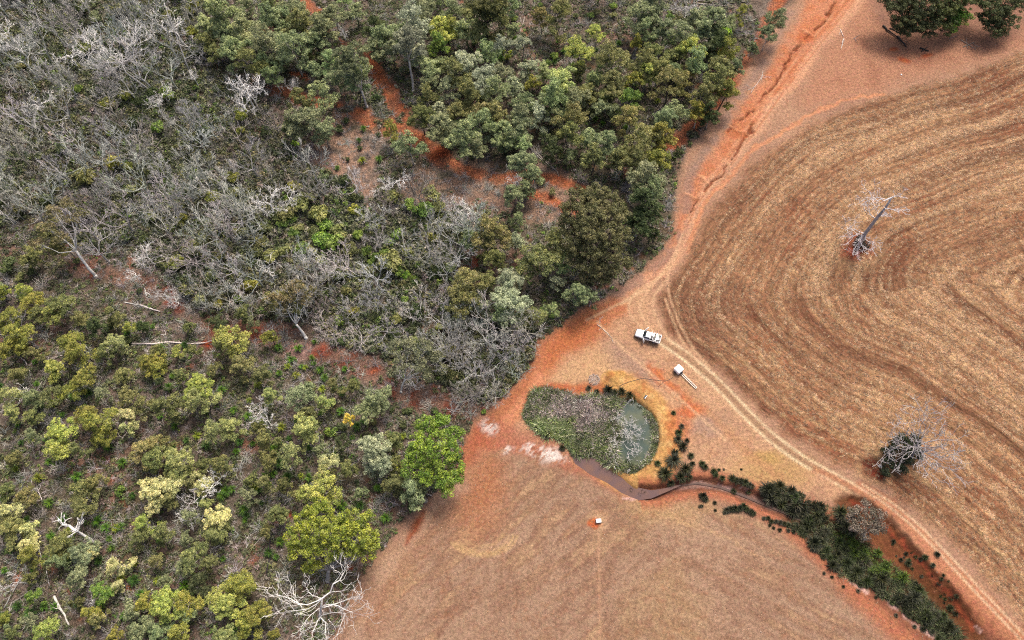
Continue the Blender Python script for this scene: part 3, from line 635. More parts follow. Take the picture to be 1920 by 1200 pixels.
FEATH = [bare_mesh(300+k, 7.5, 5, 1.25, 4, 4 if k % 2 else 3, 0.07, 0.15, 0.026, 3.4, 0.2, 0.72) for k in range(5)]      # fine grey scrub trees
LOWBR = [bare_mesh(320+k, 3.0, 7, 1.6, 3, 5, 0.05, 0.07, 0.02, 2.4, 0.2, 0.7, tz=0.15) for k in range(4)]   # low bare bushes
WHITE = [bare_mesh(340+k, 12, 5, 1.1, 4, 3, 0.06, 0.20, 0.034, 3.8, 0.32, 0.9) for k in range(5)]     # silver dead gums
LEANS = [bare_mesh(360+k, 10, 3, 0.9, 3, 3, 0.05, 0.16, 0.03, 3.4, 0.32, 0.9) for k in range(3)]

PAL0 = dict(g=(0.145, 0.160, 0.088), o=(0.125, 0.125, 0.050), y=(0.20, 0.19, 0.045), b=(0.125, 0.17, 0.038), B=(0.18, 0.26, 0.035), d=(0.058, 0.072, 0.030), p=(0.245, 0.25, 0.105), P=(0.37, 0.345, 0.18),
           r=(0.185, 0.168, 0.070), s=(0.21, 0.22, 0.155), Y=(0.26, 0.27, 0.075), G=(0.18, 0.205, 0.10), K=(0.48, 0.37, 0.09))
PAL = {k: (v[0]*(1.9 if k in 'gGso' else 1.6), v[1]*(1.98 if k in 'gGso' else 1.68), v[2]*(1.75 if k in 'gGso' else 1.45)) for k, v in PAL0.items()}
CN = dict(g='grey-green', o='olive', y='yellow-green', b='fresh green', B='vivid green', d='dark green', p='pale green', P='cream-topped', r='rusty olive', s='silvery sage', Y='lemon-green', G='soft green', K='golden yellow')
TREES = """410,25,34,G 455,45,36,G 440,88,30,G 470,112,28,o 505,28,34,g 545,12,28,g 562,42,38,o 603,45,33,g 500,75,36,g 545,92,33,g 590,72,28,g 622,18,24,g 656,118,34,G 664,148,26,g 598,172,34,g 562,190,24,o
566,215,34,g 602,238,24,g 510,136,20,G 542,238,18,d 700,42,25,d 727,60,30,g 700,78,24,g 775,30,36,s 768,72,33,s 735,95,24,g 792,12,28,g 826,45,28,Y 822,78,24,b 846,48,20,y 778,100,20,s 905,18,40,o 935,28,26,o
868,112,28,s 855,132,30,o 900,140,32,s 840,160,26,g 928,166,28,g 882,172,28,r 798,175,20,o 790,214,24,o 732,240,16,y 770,265,28,g 830,230,30,g 872,252,38,g 902,226,28,g 858,204,26,r 902,200,28,r 930,206,26,r
896,268,24,g 945,246,26,g 975,214,28,g 1045,22,30,r 1015,28,18,r 1200,20,28,g 1228,4,24,g 1117,58,20,Y 1195,76,13,y 1082,96,26,Y 1145,108,32,o 1052,143,34,p 1000,150,14,y 1040,176,33,G 1076,178,24,g 1020,190,20,g
985,196,24,g 972,232,28,g 1070,214,30,r 1066,248,28,o 1035,268,24,d 1150,150,26,o 1208,112,26,o 1213,134,20,Y 1190,146,18,y 1180,182,24,b 1236,122,24,o 1252,150,30,r 1280,152,22,r 1297,84,27,Y 1310,112,26,G
1282,60,30,g 1342,36,30,g 1352,64,26,d 1320,52,24,g 1390,20,13,y 1355,64,17,B 1370,88,22,y 1356,112,28,o 1382,122,18,g 1346,150,28,o 1320,174,26,o 1362,166,26,y 1333,206,20,d 1312,204,20,y 1270,200,26,g
1248,224,24,g 1180,214,26,r 1210,250,34,r 1240,246,28,y 1136,265,28,g 1116,284,28,o 1195,290,32,o 1232,290,28,y 1272,283,11,d 1455,34,22,g 1442,58,18,g 1415,84,11,g 980,302,26,g 1000,322,24,g 1212,330,34,g
1210,378,36,d 1200,412,26,d 1230,434,13,d 1222,352,26,g 1012,478,38,o 1042,456,28,o 922,430,34,r 958,560,38,s 952,520,28,s 1085,548,24,g 1110,556,16,g 960,370,22,g 985,350,18,g 970,405,16,g 880,522,36,r 866,562,30,r
925,480,20,o 940,585,20,g 8,600,24,y 30,626,26,y 15,652,20,y 55,562,22,y 45,544,14,Y 0,542,16,y 96,588,20,Y 108,570,26,o 148,592,18,o 125,640,26,y 96,692,20,Y 146,662,28,y 150,706,24,y 125,730,20,y 90,742,22,o
240,612,13,Y 212,640,20,p 276,676,24,y 292,690,18,y 330,658,13,Y 430,636,32,Y 446,682,26,o 370,726,26,Y 376,752,28,p 112,806,26,Y 160,776,20,y 180,790,28,y 106,838,26,Y 190,820,20,y 244,780,19,P 238,802,15,P
310,760,30,o 270,842,32,r 292,862,30,o 335,862,28,p 408,806,26,p 432,802,20,p 412,870,24,o 370,888,13,P 20,742,20,p 25,775,16,p 500,628,14,y 492,702,22,o 505,740,18,p 560,738,28,g 606,752,16,p 654,784,13,K
690,762,26,g 708,745,28,g 570,800,26,p 545,850,26,p 612,866,20,P 604,888,18,p 700,838,30,s 708,868,26,s 770,918,30,g 740,905,24,o 790,905,22,g 590,922,34,Y 450,1098,28,y 426,1130,28,Y 408,1118,22,Y 476,1150,25,y
456,1172,22,y 480,1190,10,Y 512,1190,11,y 420,1190,22,p 282,926,30,P 312,908,27,P 330,886,22,p 405,970,24,P 380,908,18,P 402,1000,26,o 266,985,22,Y 256,1006,20,o 300,1000,22,o 178,905,18,r 150,944,26,o
45,930,20,r 16,955,22,P 14,985,26,r 50,990,18,P 50,1020,18,P 60,1046,25,y 110,1020,26,o 145,1035,26,g 171,1034,12,P 146,1084,24,g 220,1062,21,P 216,1098,15,P 290,1050,14,r 186,1110,20,b 164,1150,20,y 80,1180,25,Y
180,1160,18,r 270,1130,20,y 310,1135,30,Y 345,1128,24,y 260,1180,24,g 292,1190,24,g 332,1185,22,y 370,1090,20,d 60,1120,16,b 210,1190,14,y 2,1160,13,y 10,920,16,o 360,1040,26,o 342,1062,20,g 100,400,18,r
128,390,16,r 80,430,18,r 112,460,20,r 60,470,16,r 45,482,16,r 545,560,25,r 566,544,20,r 505,560,16,r 20,1185,16,o 140,1130,12,o 385,945,13,p 355,905,14,o 470,900,14,o 500,860,18,o 480,800,14,o 530,905,16,o
640,830,16,d 650,880,18,o 735,870,16,o 660,720,12,o 30,700,18,o 60,780,15,o 20,860,14,o 225,700,18,o 190,735,14,g 335,700,16,o 300,720,13,d 400,690,14,o 350,610,12,o 180,610,22,d 210,590,20,o 265,610,12,d 380,870,13,o"""
SHRUBS = """565,385,20,o 600,400,22,o 540,402,20,o 575,372,18,o 530,422,12,b 550,436,13,b 588,436,14,b 605,450,22,b 626,456,20,b 640,446,16,b 562,466,16,b 585,470,14,o 655,470,16,b 520,400,16,o 610,425,16,b 632,430,14,o
672,440,12,b 690,470,12,b 732,490,27,b 716,478,16,b 746,506,16,b 762,474,13,b 744,440,13,b 730,455,12,b 705,425,10,p 790,392,20,b 770,385,14,b 735,370,18,o 812,366,20,o 820,385,16,o 812,514,15,d 782,497,8,b
760,515,10,B 725,520,8,b 700,480,10,b 695,492,9,b 650,545,12,b 668,370,14,d 560,430,12,o 500,430,14,o 490,460,16,o 510,480,18,o 535,470,14,o 600,490,13,o 545,410,12,b 480,470,14,b 775,525,10,b 690,505,10,o
165,332,22,b 150,325,13,o 75,118,10,b 40,125,12,b 460,190,9,d 570,235,9,d 500,245,14,d 555,270,9,B 706,183,9,d 652,298,6,d 675,278,6,d 708,252,6,d 650,225,8,d 635,243,10,d 710,62,9,b 1116,22,9,b 1150,12,9,b
1110,28,8,b 1150,30,8,b 1258,32,9,b 1315,32,10,d 992,126,8,b 1013,10,7,b 1040,105,10,b 1070,78,8,b 965,35,8,b 970,74,10,b 990,140,8,d 1060,142,11,d 1020,122,9,d 1106,160,9,d 1106,175,9,d 1110,212,11,d 1148,218,7,b
1130,190,8,b 1025,120,8,b 890,80,8,b 910,82,8,b 925,84,8,b 950,80,8,b 1012,340,10,o 1035,360,9,o 1108,558,8,d 1020,585,9,b 1035,590,7,b 975,590,9,d 995,600,10,d 908,772,6,b 687,657,6,b 700,600,10,d 735,625,15,d
690,610,8,b 710,620,8,b 780,652,10,d 775,640,12,o 880,690,9,o 905,670,11,d 845,705,12,o 850,720,10,d 745,600,12,o 765,770,8,d 758,772,7,d 735,768,7,d 815,770,9,d 755,798,9,d 790,800,9,d 734,818,7,b 640,640,10,d
260,545,7,d 145,490,8,d 300,690,8,d 1275,690,2,d 1080,30,7,o 640,800,12,d 620,810,14,b 700,790,9,o 440,870,8,d 225,920,12,b 40,560,12,d 20,500,18,d 60,510,10,d 40,520,10,b 200,615,12,d 240,640,10,d"""
WHITES = """25,78,24,0 50,60,20,1 145,58,24,3 275,55,18,4 322,45,26,1 345,75,22,4 120,92,24,2 135,78,18,0 455,160,32,0 448,185,24,3 468,172,22,1 430,200,16,4
300,165,20,2 290,190,18,1 190,170,16,2 60,190,24,3 270,475,22,0 262,490,18,4 250,512,14,2 500,372,30,0 480,378,22,3 540,360,22,2 528,385,16,1 862,395,30,0 880,388,22,2 845,415,20,3 620,500,28,0 590,480,24,3 500,505,20,1
300,545,22,4 325,560,15,2 1285,22,20,0 1305,15,14,2 970,335,20,1 980,350,16,3 550,160,18,1 640,50,16,2 575,60,16,4 780,70,10,1 745,330,22,2 720,345,18,3 770,590,18,4 400,690,10,1 485,762,24,0 497,786,17,3 395,900,24,0 445,545,20,1
358,938,22,2 350,965,18,4 40,735,18,1 25,1090,22,3 750,695,16,1 775,720,14,3 10,150,18,2 5,50,20,4 360,140,16,1 375,95,14,3"""
n_tree = [0]
def place(meshes, px, py, rpx, R0, h0, zc_, name, look, cat, group, col, bark, squash=None, hscale=None, bare=False):
    k = PPM(px, py, zc_); r = rpx/k; x, y = G(px, py, zc_)
    z0 = zat(x, y)-0.15
    sc = r/R0; sz = (hscale or sc)
    e = empty(name, (x, y, z0), R_.uniform(0, 6.283), (sc, sc, sz))
    c, t = meshes
    if bare: part('trunk', c, e, bark); part('branches', t, e, bark)
    else: part('trunk', t, e, bark); part('crown', c, e, col)
    want(e, look, cat, px, py, group); return e
def jit(c, v=0.14):
    f = 1+R_.uniform(-v, v); return tuple(max(0.01, q*f*(1+R_.uniform(-0.06, 0.06))) for q in c)
BARKS = [((0.42, 0.39, 0.35), ''), ((0.10, 0.085, 0.075), 'dark-trunked'), ((0.26, 0.23, 0.2), 'grey-trunked')]
# gaps of the north wood and of the lower left wood: further gums, smaller and duller
def far_from(px, py, L, d): return all((px-q[0])**2+(py-q[1])**2 > d*d for q in L)
_pos = [tuple(map(float, t.split(',')[:2])) for t in TREES.split()]
_ok = [((380, -10, 700, 130), 16, 'gGog'), ((560, 130, 670, 165), 3, 'gG'), ((700, -10, 1000, 120), 10, 'gGs'), ((790, 120, 1010, 290), 11, 'gGsg'), ((1000, 120, 1260, 330), 11, 'gGoG'), ((1200, 30, 1370, 130), 12, 'gGo'), ((860, 440, 1060, 600), 10, 'gosG'),
       ((0, 560, 480, 760), 12, 'oodg'), ((0, 760, 560, 1190), 20, 'oogg'), ((480, 700, 740, 960), 8, 'ogo')]
_add = []
for (x0, y0, x1, y1), nn, cs in _ok:
    k = 0
    for _ in range(900):
        px, py = R_.uniform(x0, x1), R_.uniform(y0, y1)
        gx_, gy_ = G(px, py+28); a_ = np.array([gx_]), np.array([gy_]); G2 = G(px, py)
        if k >= nn: break
        if not far_from(px, py, _pos, 24) or sub('open', *a_)[0] > .05 or sub('red', *a_)[0] > .3 or sub('red', np.array([G2[0]]), np.array([G2[1]]))[0] > .25 or sub('clear', *a_)[0] > .4: continue
        if (680 < px < 790 and 95 < py < 300) or (500 < px < 745 and 165 < py < 330) or (870 < px < 1110 and 300 < py < 420): continue
        _pos.append((px, py)); _add.append(f'{px:.0f},{py:.0f},{R_.uniform(14, 25) if y0 < 500 else R_.uniform(11, 19):.0f},{R_.choice(cs)}'); k += 1
for i, tk in enumerate(TREES.split()):
    a = tk.split(','); px, py, rp = float(a[0]), float(a[1]), float(a[2]); c = a[3]
    rm = rp/PPM(px, py, 8); h = min(15, max(3.2, 3.2+rm*2.6)); hs = h/12.0
    if py > 560 and px < 500: hs *= 0.82
    zc_ = 7.7*hs; size = 'small' if rm < 2.0 else ('mid-sized' if rm < 3.2 else 'large')
    bk = BARKS[i % 3]
    place(GUM[R_.randrange(15)], px, py, rp*1.16, 4.3, 12, zc_, 'gum_tree', f'{size} {CN[c]} gum tree', 'tree', 'gum trees of the woodland', jit(PAL[c]), bk[0], hscale=hs*R_.uniform(0.84, 1.0))
for i, tk in enumerate(SHRUBS.split()):
    a = tk.split(','); px, py, rp = float(a[0]), float(a[1]), float(a[2]); c = a[3]
    if rp < 3: continue
    rm = rp/PPM(px, py, 1); size = 'small' if rm < 1.1 else 'rounded'; c = 'o' if (c == 'b' and i % 3 == 0) else c
    place(SHR[R_.randrange(6)], px, py, rp*1.05, 1.45, 2, 1.0*rm/1.45, 'shrub', f'{size} {CN[c]} bush', 'shrub', 'green bushes among the trees', jit(PAL[c]), (0.15, 0.12, 0.1), hscale=rm/1.45*1.1)
WC = [(0.80, 0.78, 0.75), (0.68, 0.66, 0.63), (0.52, 0.50, 0.48)]
for i, tk in enumerate(WHITES.split()):
    a = tk.split(','); px, py, rp = float(a[0]), float(a[1]), float(a[2]); v = int(a[3])
    rm = rp/PPM(px, py, 8); w = i % 3 if i % 4 else 0
    place(WHITE[v], px, py, rp*1.3, 5.6, 12, 7.6*rm/3.6, 'dead_tree', ('bleached white', 'silver', 'ash-grey')[w]+' dead tree', 'dead tree', 'leafless dead trees', None, WC[w], hscale=min(1.25, max(0.45, rm/3.6)), bare=True)

# the grey scrub: bare trees standing close together
SCRUB = [(-40, -40), (60, -60), (170, -60), (372, -50), (405, 110), (420, 150), (500, 190), (520, 250), (600, 320), (700, 345), (790, 360), (850, 390), (900, 430), (860, 480), (850, 560), (1000, 620), (1000, 670), (935, 755), (870, 745), (800, 690),
         (700, 660), (600, 640), (590, 600), (480, 600), (380, 590), (330, 530), (250, 450), (160, 470), (110, 380), (-20, 440)]
S = np.array(SCRUB, float)
def in_px(x, y, P=S): return bool(inside(np.array([x], float), np.array([y], float), P)[0])
got = [(float(t.split(',')[0]), float(t.split(',')[1]), 10) for t in WHITES.split()]
shr = [(float(t.split(',')[0]), float(t.split(',')[1]), float(t.split(',')[2])) for t in SHRUBS.split()]
SHX = []
while len(SHX) < 75:
    px, py = R_.uniform(0, 960), R_.uniform(0, 700)
    if in_px(px, py) and all((px-q[0])**2+(py-q[1])**2 > 26**2 for q in shr+SHX): SHX.append((px, py, R_.uniform(9, 19)))
for px, py, rp in SHX:
    rm = rp/PPM(px, py, 1); c = R_.choice('oodgy') if R_.random() > .1 else 'b'
    place(SHR[R_.randrange(6)], px, py, rp, 1.45, 2, 1.0*rm/1.45, 'shrub', f'{"small" if rm < 1.6 else "wide"} {CN[c]} scrub bush', 'shrub', 'green bushes among the trees', jit(PAL[c]), (0.15, 0.12, 0.1), hscale=rm/1.45*1.3)
nb = 0; tries = 0
GREY = [((0.50, 0.495, 0.46), 'pale grey'), ((0.36, 0.355, 0.33), 'grey'), ((0.25, 0.225, 0.20), 'brown-grey'), ((0.42, 0.415, 0.385), 'ashen')]
while nb < 190 and tries < 12000:
    tries += 1; px, py = R_.uniform(-25, 1000), R_.uniform(-40, 760)
    if not in_px(px, py): continue
    if 480 < px < 690 and 370 < py < 475: continue
    if any((px-q[0])**2+(py-q[1])**2 < 22**2 for q in got): continue
    if any((px-q[0])**2+(py-q[1])**2 < (q[2]+4)**2 for q in shr): continue
    if py < 60 and px > 60 and R_.random() < 0.45: continue
    got.append((px, py, 0)); nb += 1
    c = GREY[R_.choice([0, 0, 1, 1, 1, 2, 3, 3])]; small = R_.random() < 0.22
    rp = R_.uniform(18, 26) if small else R_.uniform(29, 46)
    k = PPM(px, py, 4); rm = rp/k
    if small: place(LOWBR[R_.randrange(4)], px, py, rp, 3.6, 3, 1.2, 'bare_bush', f'{c[1]} bare bush', 'bush', 'leafless grey bushes of the scrub', None, jit(c[0], .1), hscale=rm/3.0, bare=True)
    else: place(FEATH[R_.randrange(5)], px, py, rp, 4.6, 7.5, 5.0*rm/4.0, 'bare_tree', f'{c[1]} leafless tree', 'dead tree', 'leafless grey trees of the scrub', None, jit(c[0], .1), hscale=rm/4.0*R_.uniform(.9, 1.15), bare=True)
for px, py, rp in ((930, 655, 36), (905, 668, 26), (955, 640, 24), (890, 722, 34), (925, 715, 30), (870, 735, 22), (900, 740, 22)):
    place(LOWBR[R_.randrange(4)], px, py, rp*1.1, 3.6, 3, 2.0, 'bare_bush', 'dense grey brush pile', 'bush', 'leafless grey bushes of the scrub', None, jit((0.40, 0.375, 0.36), .08), hscale=1.2, bare=True)
print('bare', nb)

# ------------------------------------------------------------------ single trees that can be told apart
def special(name, label, cat, bl_px, base_px, fork, col, bark, seed, tr=0.3, per=150, size=(0.09, 0.20), pr=(0.34, 0.75), limbs=None, group=None):
    rg = np.random.default_rng(seed); bx, by = G(*base_px); z0 = zat(bx, by)-0.1; bl = []
    for (px, py, rp, z) in bl_px:
        x, y = G(px, py, z); bl.append((x-bx, y-by, z-z0, rp/PPM(px, py, z)))
    fx, fy = G(fork[0], fork[1], fork[2]); c, t = gum_meshes(bl, (0, 0, 0), (fx-bx, fy-by, fork[2]), rg, name, tr, per, size, pr)
    c.materials.append(M_leaf); e = empty(name, (bx, by, z0)); part('trunk', t, e, bark); part('crown', c, e, col); tag(e, label, cat, group); return e
gg = 'gum trees of the woodland'
special('gum_tree', 'big spreading lime-green gum with pale forked limbs, just above the white corner dead tree', 'tree',
        [(570, 975, 24, 8), (605, 965, 24, 9), (640, 968, 26, 9.5), (675, 978, 24, 9), (560, 1005, 25, 7.5), (595, 1000, 26, 9), (632, 1000, 27, 10), (668, 1005, 27, 9), (696, 1012, 22, 7.5), (552, 1030, 18, 6.5), (585, 1032, 22, 7.5), (622, 1030, 22, 8), (685, 1030, 20, 7), (580, 1066, 12, 5), (596, 1060, 9, 5), (655, 1030, 20, 7.5), (600, 945, 16, 8)],
        (615, 1088), (617, 1068, 3.0), (0.27, 0.31, 0.045), (0.30, 0.28, 0.26), 501, 0.38)
special('gum_tree', 'vivid bright-green dense gum at the paddock edge, left of the white clay patches', 'tree',
        [(800, 800, 20, 9), (830, 800, 22, 10), (850, 815, 20, 9), (790, 830, 22, 8.5), (820, 832, 25, 10), (848, 845, 20, 9), (775, 850, 17, 7.5), (800, 862, 20, 8), (832, 868, 20, 8.5), (855, 875, 17, 7), (768, 878, 18, 7), (800, 892, 19, 7), (835, 898, 20, 7), (860, 898, 12, 6), (840, 920, 12, 6), (815, 785, 14, 9)],
        (806, 905), (806, 880, 3.5), (0.23, 0.33, 0.045), (0.16, 0.13, 0.11), 502, 0.32)
special('gum_tree', 'big dark rounded gum at the wood edge, with a rusty tinge on its crown', 'tree',
        [(1085, 375, 26, 13), (1115, 368, 26, 14), (1145, 378, 24, 14), (1070, 400, 24, 12), (1105, 400, 30, 14), (1145, 405, 28, 14), (1168, 400, 14, 11), (1065, 425, 22, 10), (1100, 432, 28, 13), (1140, 436, 28, 13), (1080, 458, 24, 10), (1115, 465, 28, 11), (1150, 468, 24, 11), (1170, 440, 16, 10), (1080, 488, 20, 8), (1110, 498, 24, 8.5), (1145, 500, 20, 8), (1172, 488, 13, 7), (1105, 520, 20, 6), (1135, 522, 16, 6), (1182, 498, 7, 5)],
        (1108, 520), (1108, 490, 5), (0.17, 0.165, 0.068), (0.12, 0.10, 0.09), 503, 0.45, 150)
for j, (bl, lb, col) in enumerate((
        ([(1680, 8, 26, 9), (1698, 32, 28, 7), (1730, 15, 28, 9), (1715, 52, 24, 5), (1742, 46, 22, 6), (1700, 64, 16, 3.5), (1738, 68, 15, 3.5), (1682, 55, 15, 4), (1720, 72, 14, 2.5), (1690, 78, 8, 2)], 'dark green dense gum, leftmost in the top right corner', (0.10, 0.115, 0.045)),
        ([(1768, 12, 26, 9), (1795, 8, 24, 9), (1762, 40, 24, 6), (1820, 5, 20, 8), (1770, 62, 15, 3.5)], 'dark olive gum in the top right corner, behind the brighter green one', (0.105, 0.13, 0.04)),
        ([(1785, 30, 18, 6), (1800, 44, 18, 5), (1785, 55, 15, 4)], 'brighter green gum in front of the dark gums in the top right corner', (0.15, 0.27, 0.035)),
        ([(1862, 30, 22, 7), (1885, 15, 22, 8), (1888, 47, 18, 5), (1910, 10, 20, 7), (1862, 60, 17, 4), (1875, 70, 12, 2.5), (1840, 6, 18, 7), (1850, 44, 16, 5)], 'dark gum with a pale leaning stem, rightmost in the top right corner', (0.10, 0.12, 0.045)))):
    mx_, my_ = np.mean([b[0] for b in bl]), max(b[1] for b in bl)-22; bl = [(b[0], b[1]-9, b[2]*1.18, b[3]*.9) for b in bl if b[1] < 71]
    special('gum_tree', lb, 'tree', bl, (mx_, my_), (mx_, my_-14, 3), col, (0.2, 0.17, 0.15), 510+j, 0.3, 150, group='dark gums in the top right corner')
special('gum_tree', 'tall olive gum on a thick charred black trunk, near the top edge of the photo', 'tree', [(893, 6, 22, 13), (915, 2, 22, 14), (935, 12, 20, 13), (905, 22, 18, 11), (925, 28, 14, 11), (898, 45, 5, 8)], (917, 98), (911, 45, 7.5), (0.14, 0.145, 0.05), (0.025, 0.022, 0.02), 520, 0.42)
special('gum_tree', 'silvery gum with a mottled pale trunk standing on bare litter beside the red track', 'tree', [(760, 85, 16, 11), (778, 70, 16, 13), (790, 95, 12, 11), (765, 58, 14, 13), (745, 92, 10, 10)], (775, 172), (767, 112, 7), (0.21, 0.225, 0.15), (0.45, 0.42, 0.38), 521, 0.3)
special('gum_tree', 'soft-green gum with a white trunk on the left verge of the red track', 'tree', [(640, 105, 18, 12), (662, 95, 18, 13), (676, 118, 16, 12), (650, 130, 18, 11), (668, 145, 14, 9)], (688, 200), (678, 170, 5), (0.18, 0.205, 0.1), (0.5, 0.48, 0.45), 522, 0.26)
special('gum_tree', 'double-trunked white gum with thin rusty foliage beside the dry gully, left', 'tree', [(100, 395, 14, 12), (125, 385, 14, 13), (88, 425, 14, 11), (112, 445, 14, 10), (138, 410, 12, 11), (70, 455, 12, 9)], (180, 518), (143, 470, 6), (0.22, 0.19, 0.09), (0.62, 0.6, 0.56), 523, 0.3, 70)
special('gum_tree', 'white forked gum with sparse rusty crown standing on the pink scald', 'tree', [(535, 552, 18, 8), (555, 540, 16, 9), (515, 560, 15, 8), (570, 558, 13, 7), (540, 575, 12, 6)], (574, 634), (555, 608, 3.5), (0.22, 0.18, 0.08), (0.66, 0.64, 0.6), 524, 0.27, 80)
special('gum_tree', 'pale gum with white bare limbs through its crown, left of trackside grey dead trees', 'tree', [(740, 655, 17, 7), (765, 645, 16, 8), (795, 652, 18, 8), (820, 668, 16, 7), (750, 685, 17, 6.5), (785, 682, 16, 7), (735, 700, 12, 5), (800, 700, 14, 5), (830, 690, 10, 6)], (752, 735), (760, 710, 3), (0.21, 0.22, 0.12), (0.6, 0.58, 0.54), 525, 0.2, 95)
special('gum_tree', 'brown-grey fine-twigged tree standing in the creek hollow by the road', 'tree', [(1605, 965, 16, 3.5), (1622, 955, 17, 4), (1642, 965, 16, 4), (1610, 985, 17, 3.2), (1632, 988, 17, 3.4), (1650, 985, 13, 3), (1598, 975, 10, 3), (1620, 1003, 11, 2.6)], (1622, 1010), (1622, 1000, 1.2), (0.20, 0.165, 0.125), (0.5, 0.46, 0.42), 526, 0.2, 150, (0.08, 0.17), (0.4, 0.7))
special('bush', 'dark green bush standing under the grey dead tree in the stubble', 'bush', [(1670, 848, 14, 1.8), (1690, 835, 20, 2.2), (1712, 830, 16, 2.0), (1665, 868, 11, 1.3), (1688, 878, 10, 1.2), (1720, 850, 12, 1.6), (1700, 855, 14, 1.6), (1660, 885, 8, 1.0)], (1690, 862), (1690, 858, 0.6), (0.04, 0.055, 0.026), (0.1, 0.08, 0.07), 527, 0.12, 260, (0.08, 0.18), (0.4, 0.7))
special('bush', 'dark low bush at the foot of the tall dead tree in the stubble', 'bush', [(1612, 450, 9, 1.0), (1622, 462, 9, 0.9), (1606, 460, 7, 0.8)], (1612, 462), (1612, 460, 0.4), (0.055, 0.05, 0.042), (0.1, 0.08, 0.07), 528, 0.08, 200, (0.08, 0.16), (0.35, 0.6))

def hero_dead(name, label, base_px, path, limbs, col, seed, r0, rmin=0.03, group=None, mx=4, kids=3):
    """path: trunk as (px, py, z); limbs: (index on the path, end px, end py, end z, radius)"""
    rg = np.random.default_rng(seed); bx, by = G(*base_px); z0 = zat(bx, by)-0.1
    tp = [np.array([0, 0, -0.2])]+[np.array([*G(a, b2, z), z])-[bx, by, z0] for a, b2, z in path]
    e = empty(name, (bx, by, z0)); a = MB(); tpp = smooth_line(np.array(tp), 3) if False else np.array(tp)
    a.tube(tpp, np.linspace(r0, r0*0.4, len(tpp)), 8); tm = a.obj('trunk', M_bark, e, True); tm.color = (*[c*0.62 for c in col], 1)
    for (i, px, py, z, r) in limbs:
        i = min(i, len(tpp)-1); q = np.array([*G(px, py, z), z])-[bx, by, z0]; p = tpp[i]; b = MB(); lp = bend(p, q, 6, 0.13, rg, -0.04); b.tube(lp, np.linspace(r, max(rmin, r*0.35), 6), 6, False)
        L = np.linalg.norm(q-p); 
        for k in range(1, 6):
            for s in range(2 if (k > 2 or kids > 2) else 1):
                d = lp[k]-lp[k-1]; d /= np.linalg.norm(d); ax = rg.normal(size=3); ax -= ax.dot(d)*d; ax /= np.linalg.norm(ax); an = rg.uniform(0.3, 0.95)
                grow(b, lp[k].copy(), d*math.cos(an)+ax*math.sin(an), L*rg.uniform(0.28, 0.5), max(rmin, r*0.42*(1.2-k*0.14)), 2, mx, rg, 0.04, 0.75, kids, 0.26, rmin)
        o = b.obj('limb', M_bark, e); o.color = (*col, 1)
    tag(e, label, 'dead tree', group); return e
hero_dead('dead_tree', 'big bleached white dead tree with twisted limbs at the corner of wood and paddock', (600, 1162), [(600, 1155, 1.5), (602, 1140, 4), (604, 1122, 6)],
          [(3, 648, 1068, 8, 0.13), (3, 575, 1102, 8, 0.09), (3, 524, 1116, 7, 0.1), (3, 538, 1146, 7, 0.09), (2, 664, 1122, 6.5, 0.09), (2, 660, 1148, 6, 0.09), (2, 565, 1176, 5.5, 0.08), (1, 612, 1196, 5, 0.1), (1, 585, 1198, 5, 0.08), (1, 632, 1192, 5, 0.08)],
          (0.70, 0.68, 0.65), 601, 0.34, 0.018, None, 4, 2)
hero_dead('dead_tree', 'tall bare dead tree with a thick grey trunk leaning in the stubble field', (1606, 468), [(1622, 438, 5), (1643, 410, 10), (1660, 390, 13.5), (1672, 370, 16)],
          [(4, 1692, 362, 17.5, 0.12), (4, 1638, 362, 17, 0.1), (4, 1628, 370, 15.5, 0.1), (3, 1688, 392, 14, 0.1), (3, 1660, 402, 13, 0.09), (2, 1628, 388, 11, 0.09), (2, 1660, 405, 11, 0.07), (1, 1640, 455, 5, 0.09), (1, 1597, 445, 5.5, 0.07), (1, 1600, 472, 2.5, 0.09), (1, 1630, 470, 3.0, 0.08), (1, 1590, 425, 7, 0.07)],
          (0.62, 0.585, 0.59), 602, 0.42, 0.028, None, 4, 2)
hero_dead('dead_tree', 'grey dead tree with spreading crooked branches over the dark bush in the stubble', (1706, 868), [(1712, 850, 3), (1718, 838, 5)],
          [(2, 1678, 822, 6, 0.11), (2, 1668, 845, 5, 0.1), (2, 1682, 862, 5, 0.1), (2, 1690, 835, 6, .09), (3, 1740, 850, 7, .09), (2, 1712, 808, 7, 0.12), (3, 1722, 770, 9.5, 0.09), (3, 1735, 780, 9, 0.07), (3, 1755, 838, 6.5, 0.15), (3, 1786, 826, 8, 0.12), (3, 1745, 868, 6, 0.11), (3, 1738, 888, 6, 0.09), (3, 1780, 878, 6.5, 0.09), (3, 1775, 850, 7, 0.08), (2, 1695, 800, 7, 0.08), (3, 1740, 810, 7.5, 0.08)],
          (0.35, 0.325, 0.325), 603, 0.30, 0.032, None, 4, 2)
hero_dead('dead_tree', 'white broken stag with four stubby arms and a thick bare trunk, lower left', (188, 1028), [(170, 1012, 2.5), (146, 996, 5)],
          [(3, 120, 972, 6.5, 0.16), (3, 113, 976, 6.2, 0.1), (3, 147, 976, 7, 0.13), (3, 154, 966, 7.6, 0.1), (3, 130, 1008, 5, 0.09)], (0.70, 0.68, 0.65), 604, 0.36, 0.05, None, 2, 1)
hero_dead('dead_tree', 'small grey-headed dead tree on a black trunk at the upper right wood edge', (1279, 47), [(1284, 25, 3.5), (1286, 12, 5.5)], [(3, 1262, 15, 6.5, 0.06), (3, 1270, 28, 5, 0.06), (3, 1303, 22, 5.5, 0.06), (3, 1290, -4, 7.5, 0.06), (3, 1300, 8, 7, 0.06)], (0.5, 0.48, 0.46), 605, 0.2, 0.022, None, 4, 3)
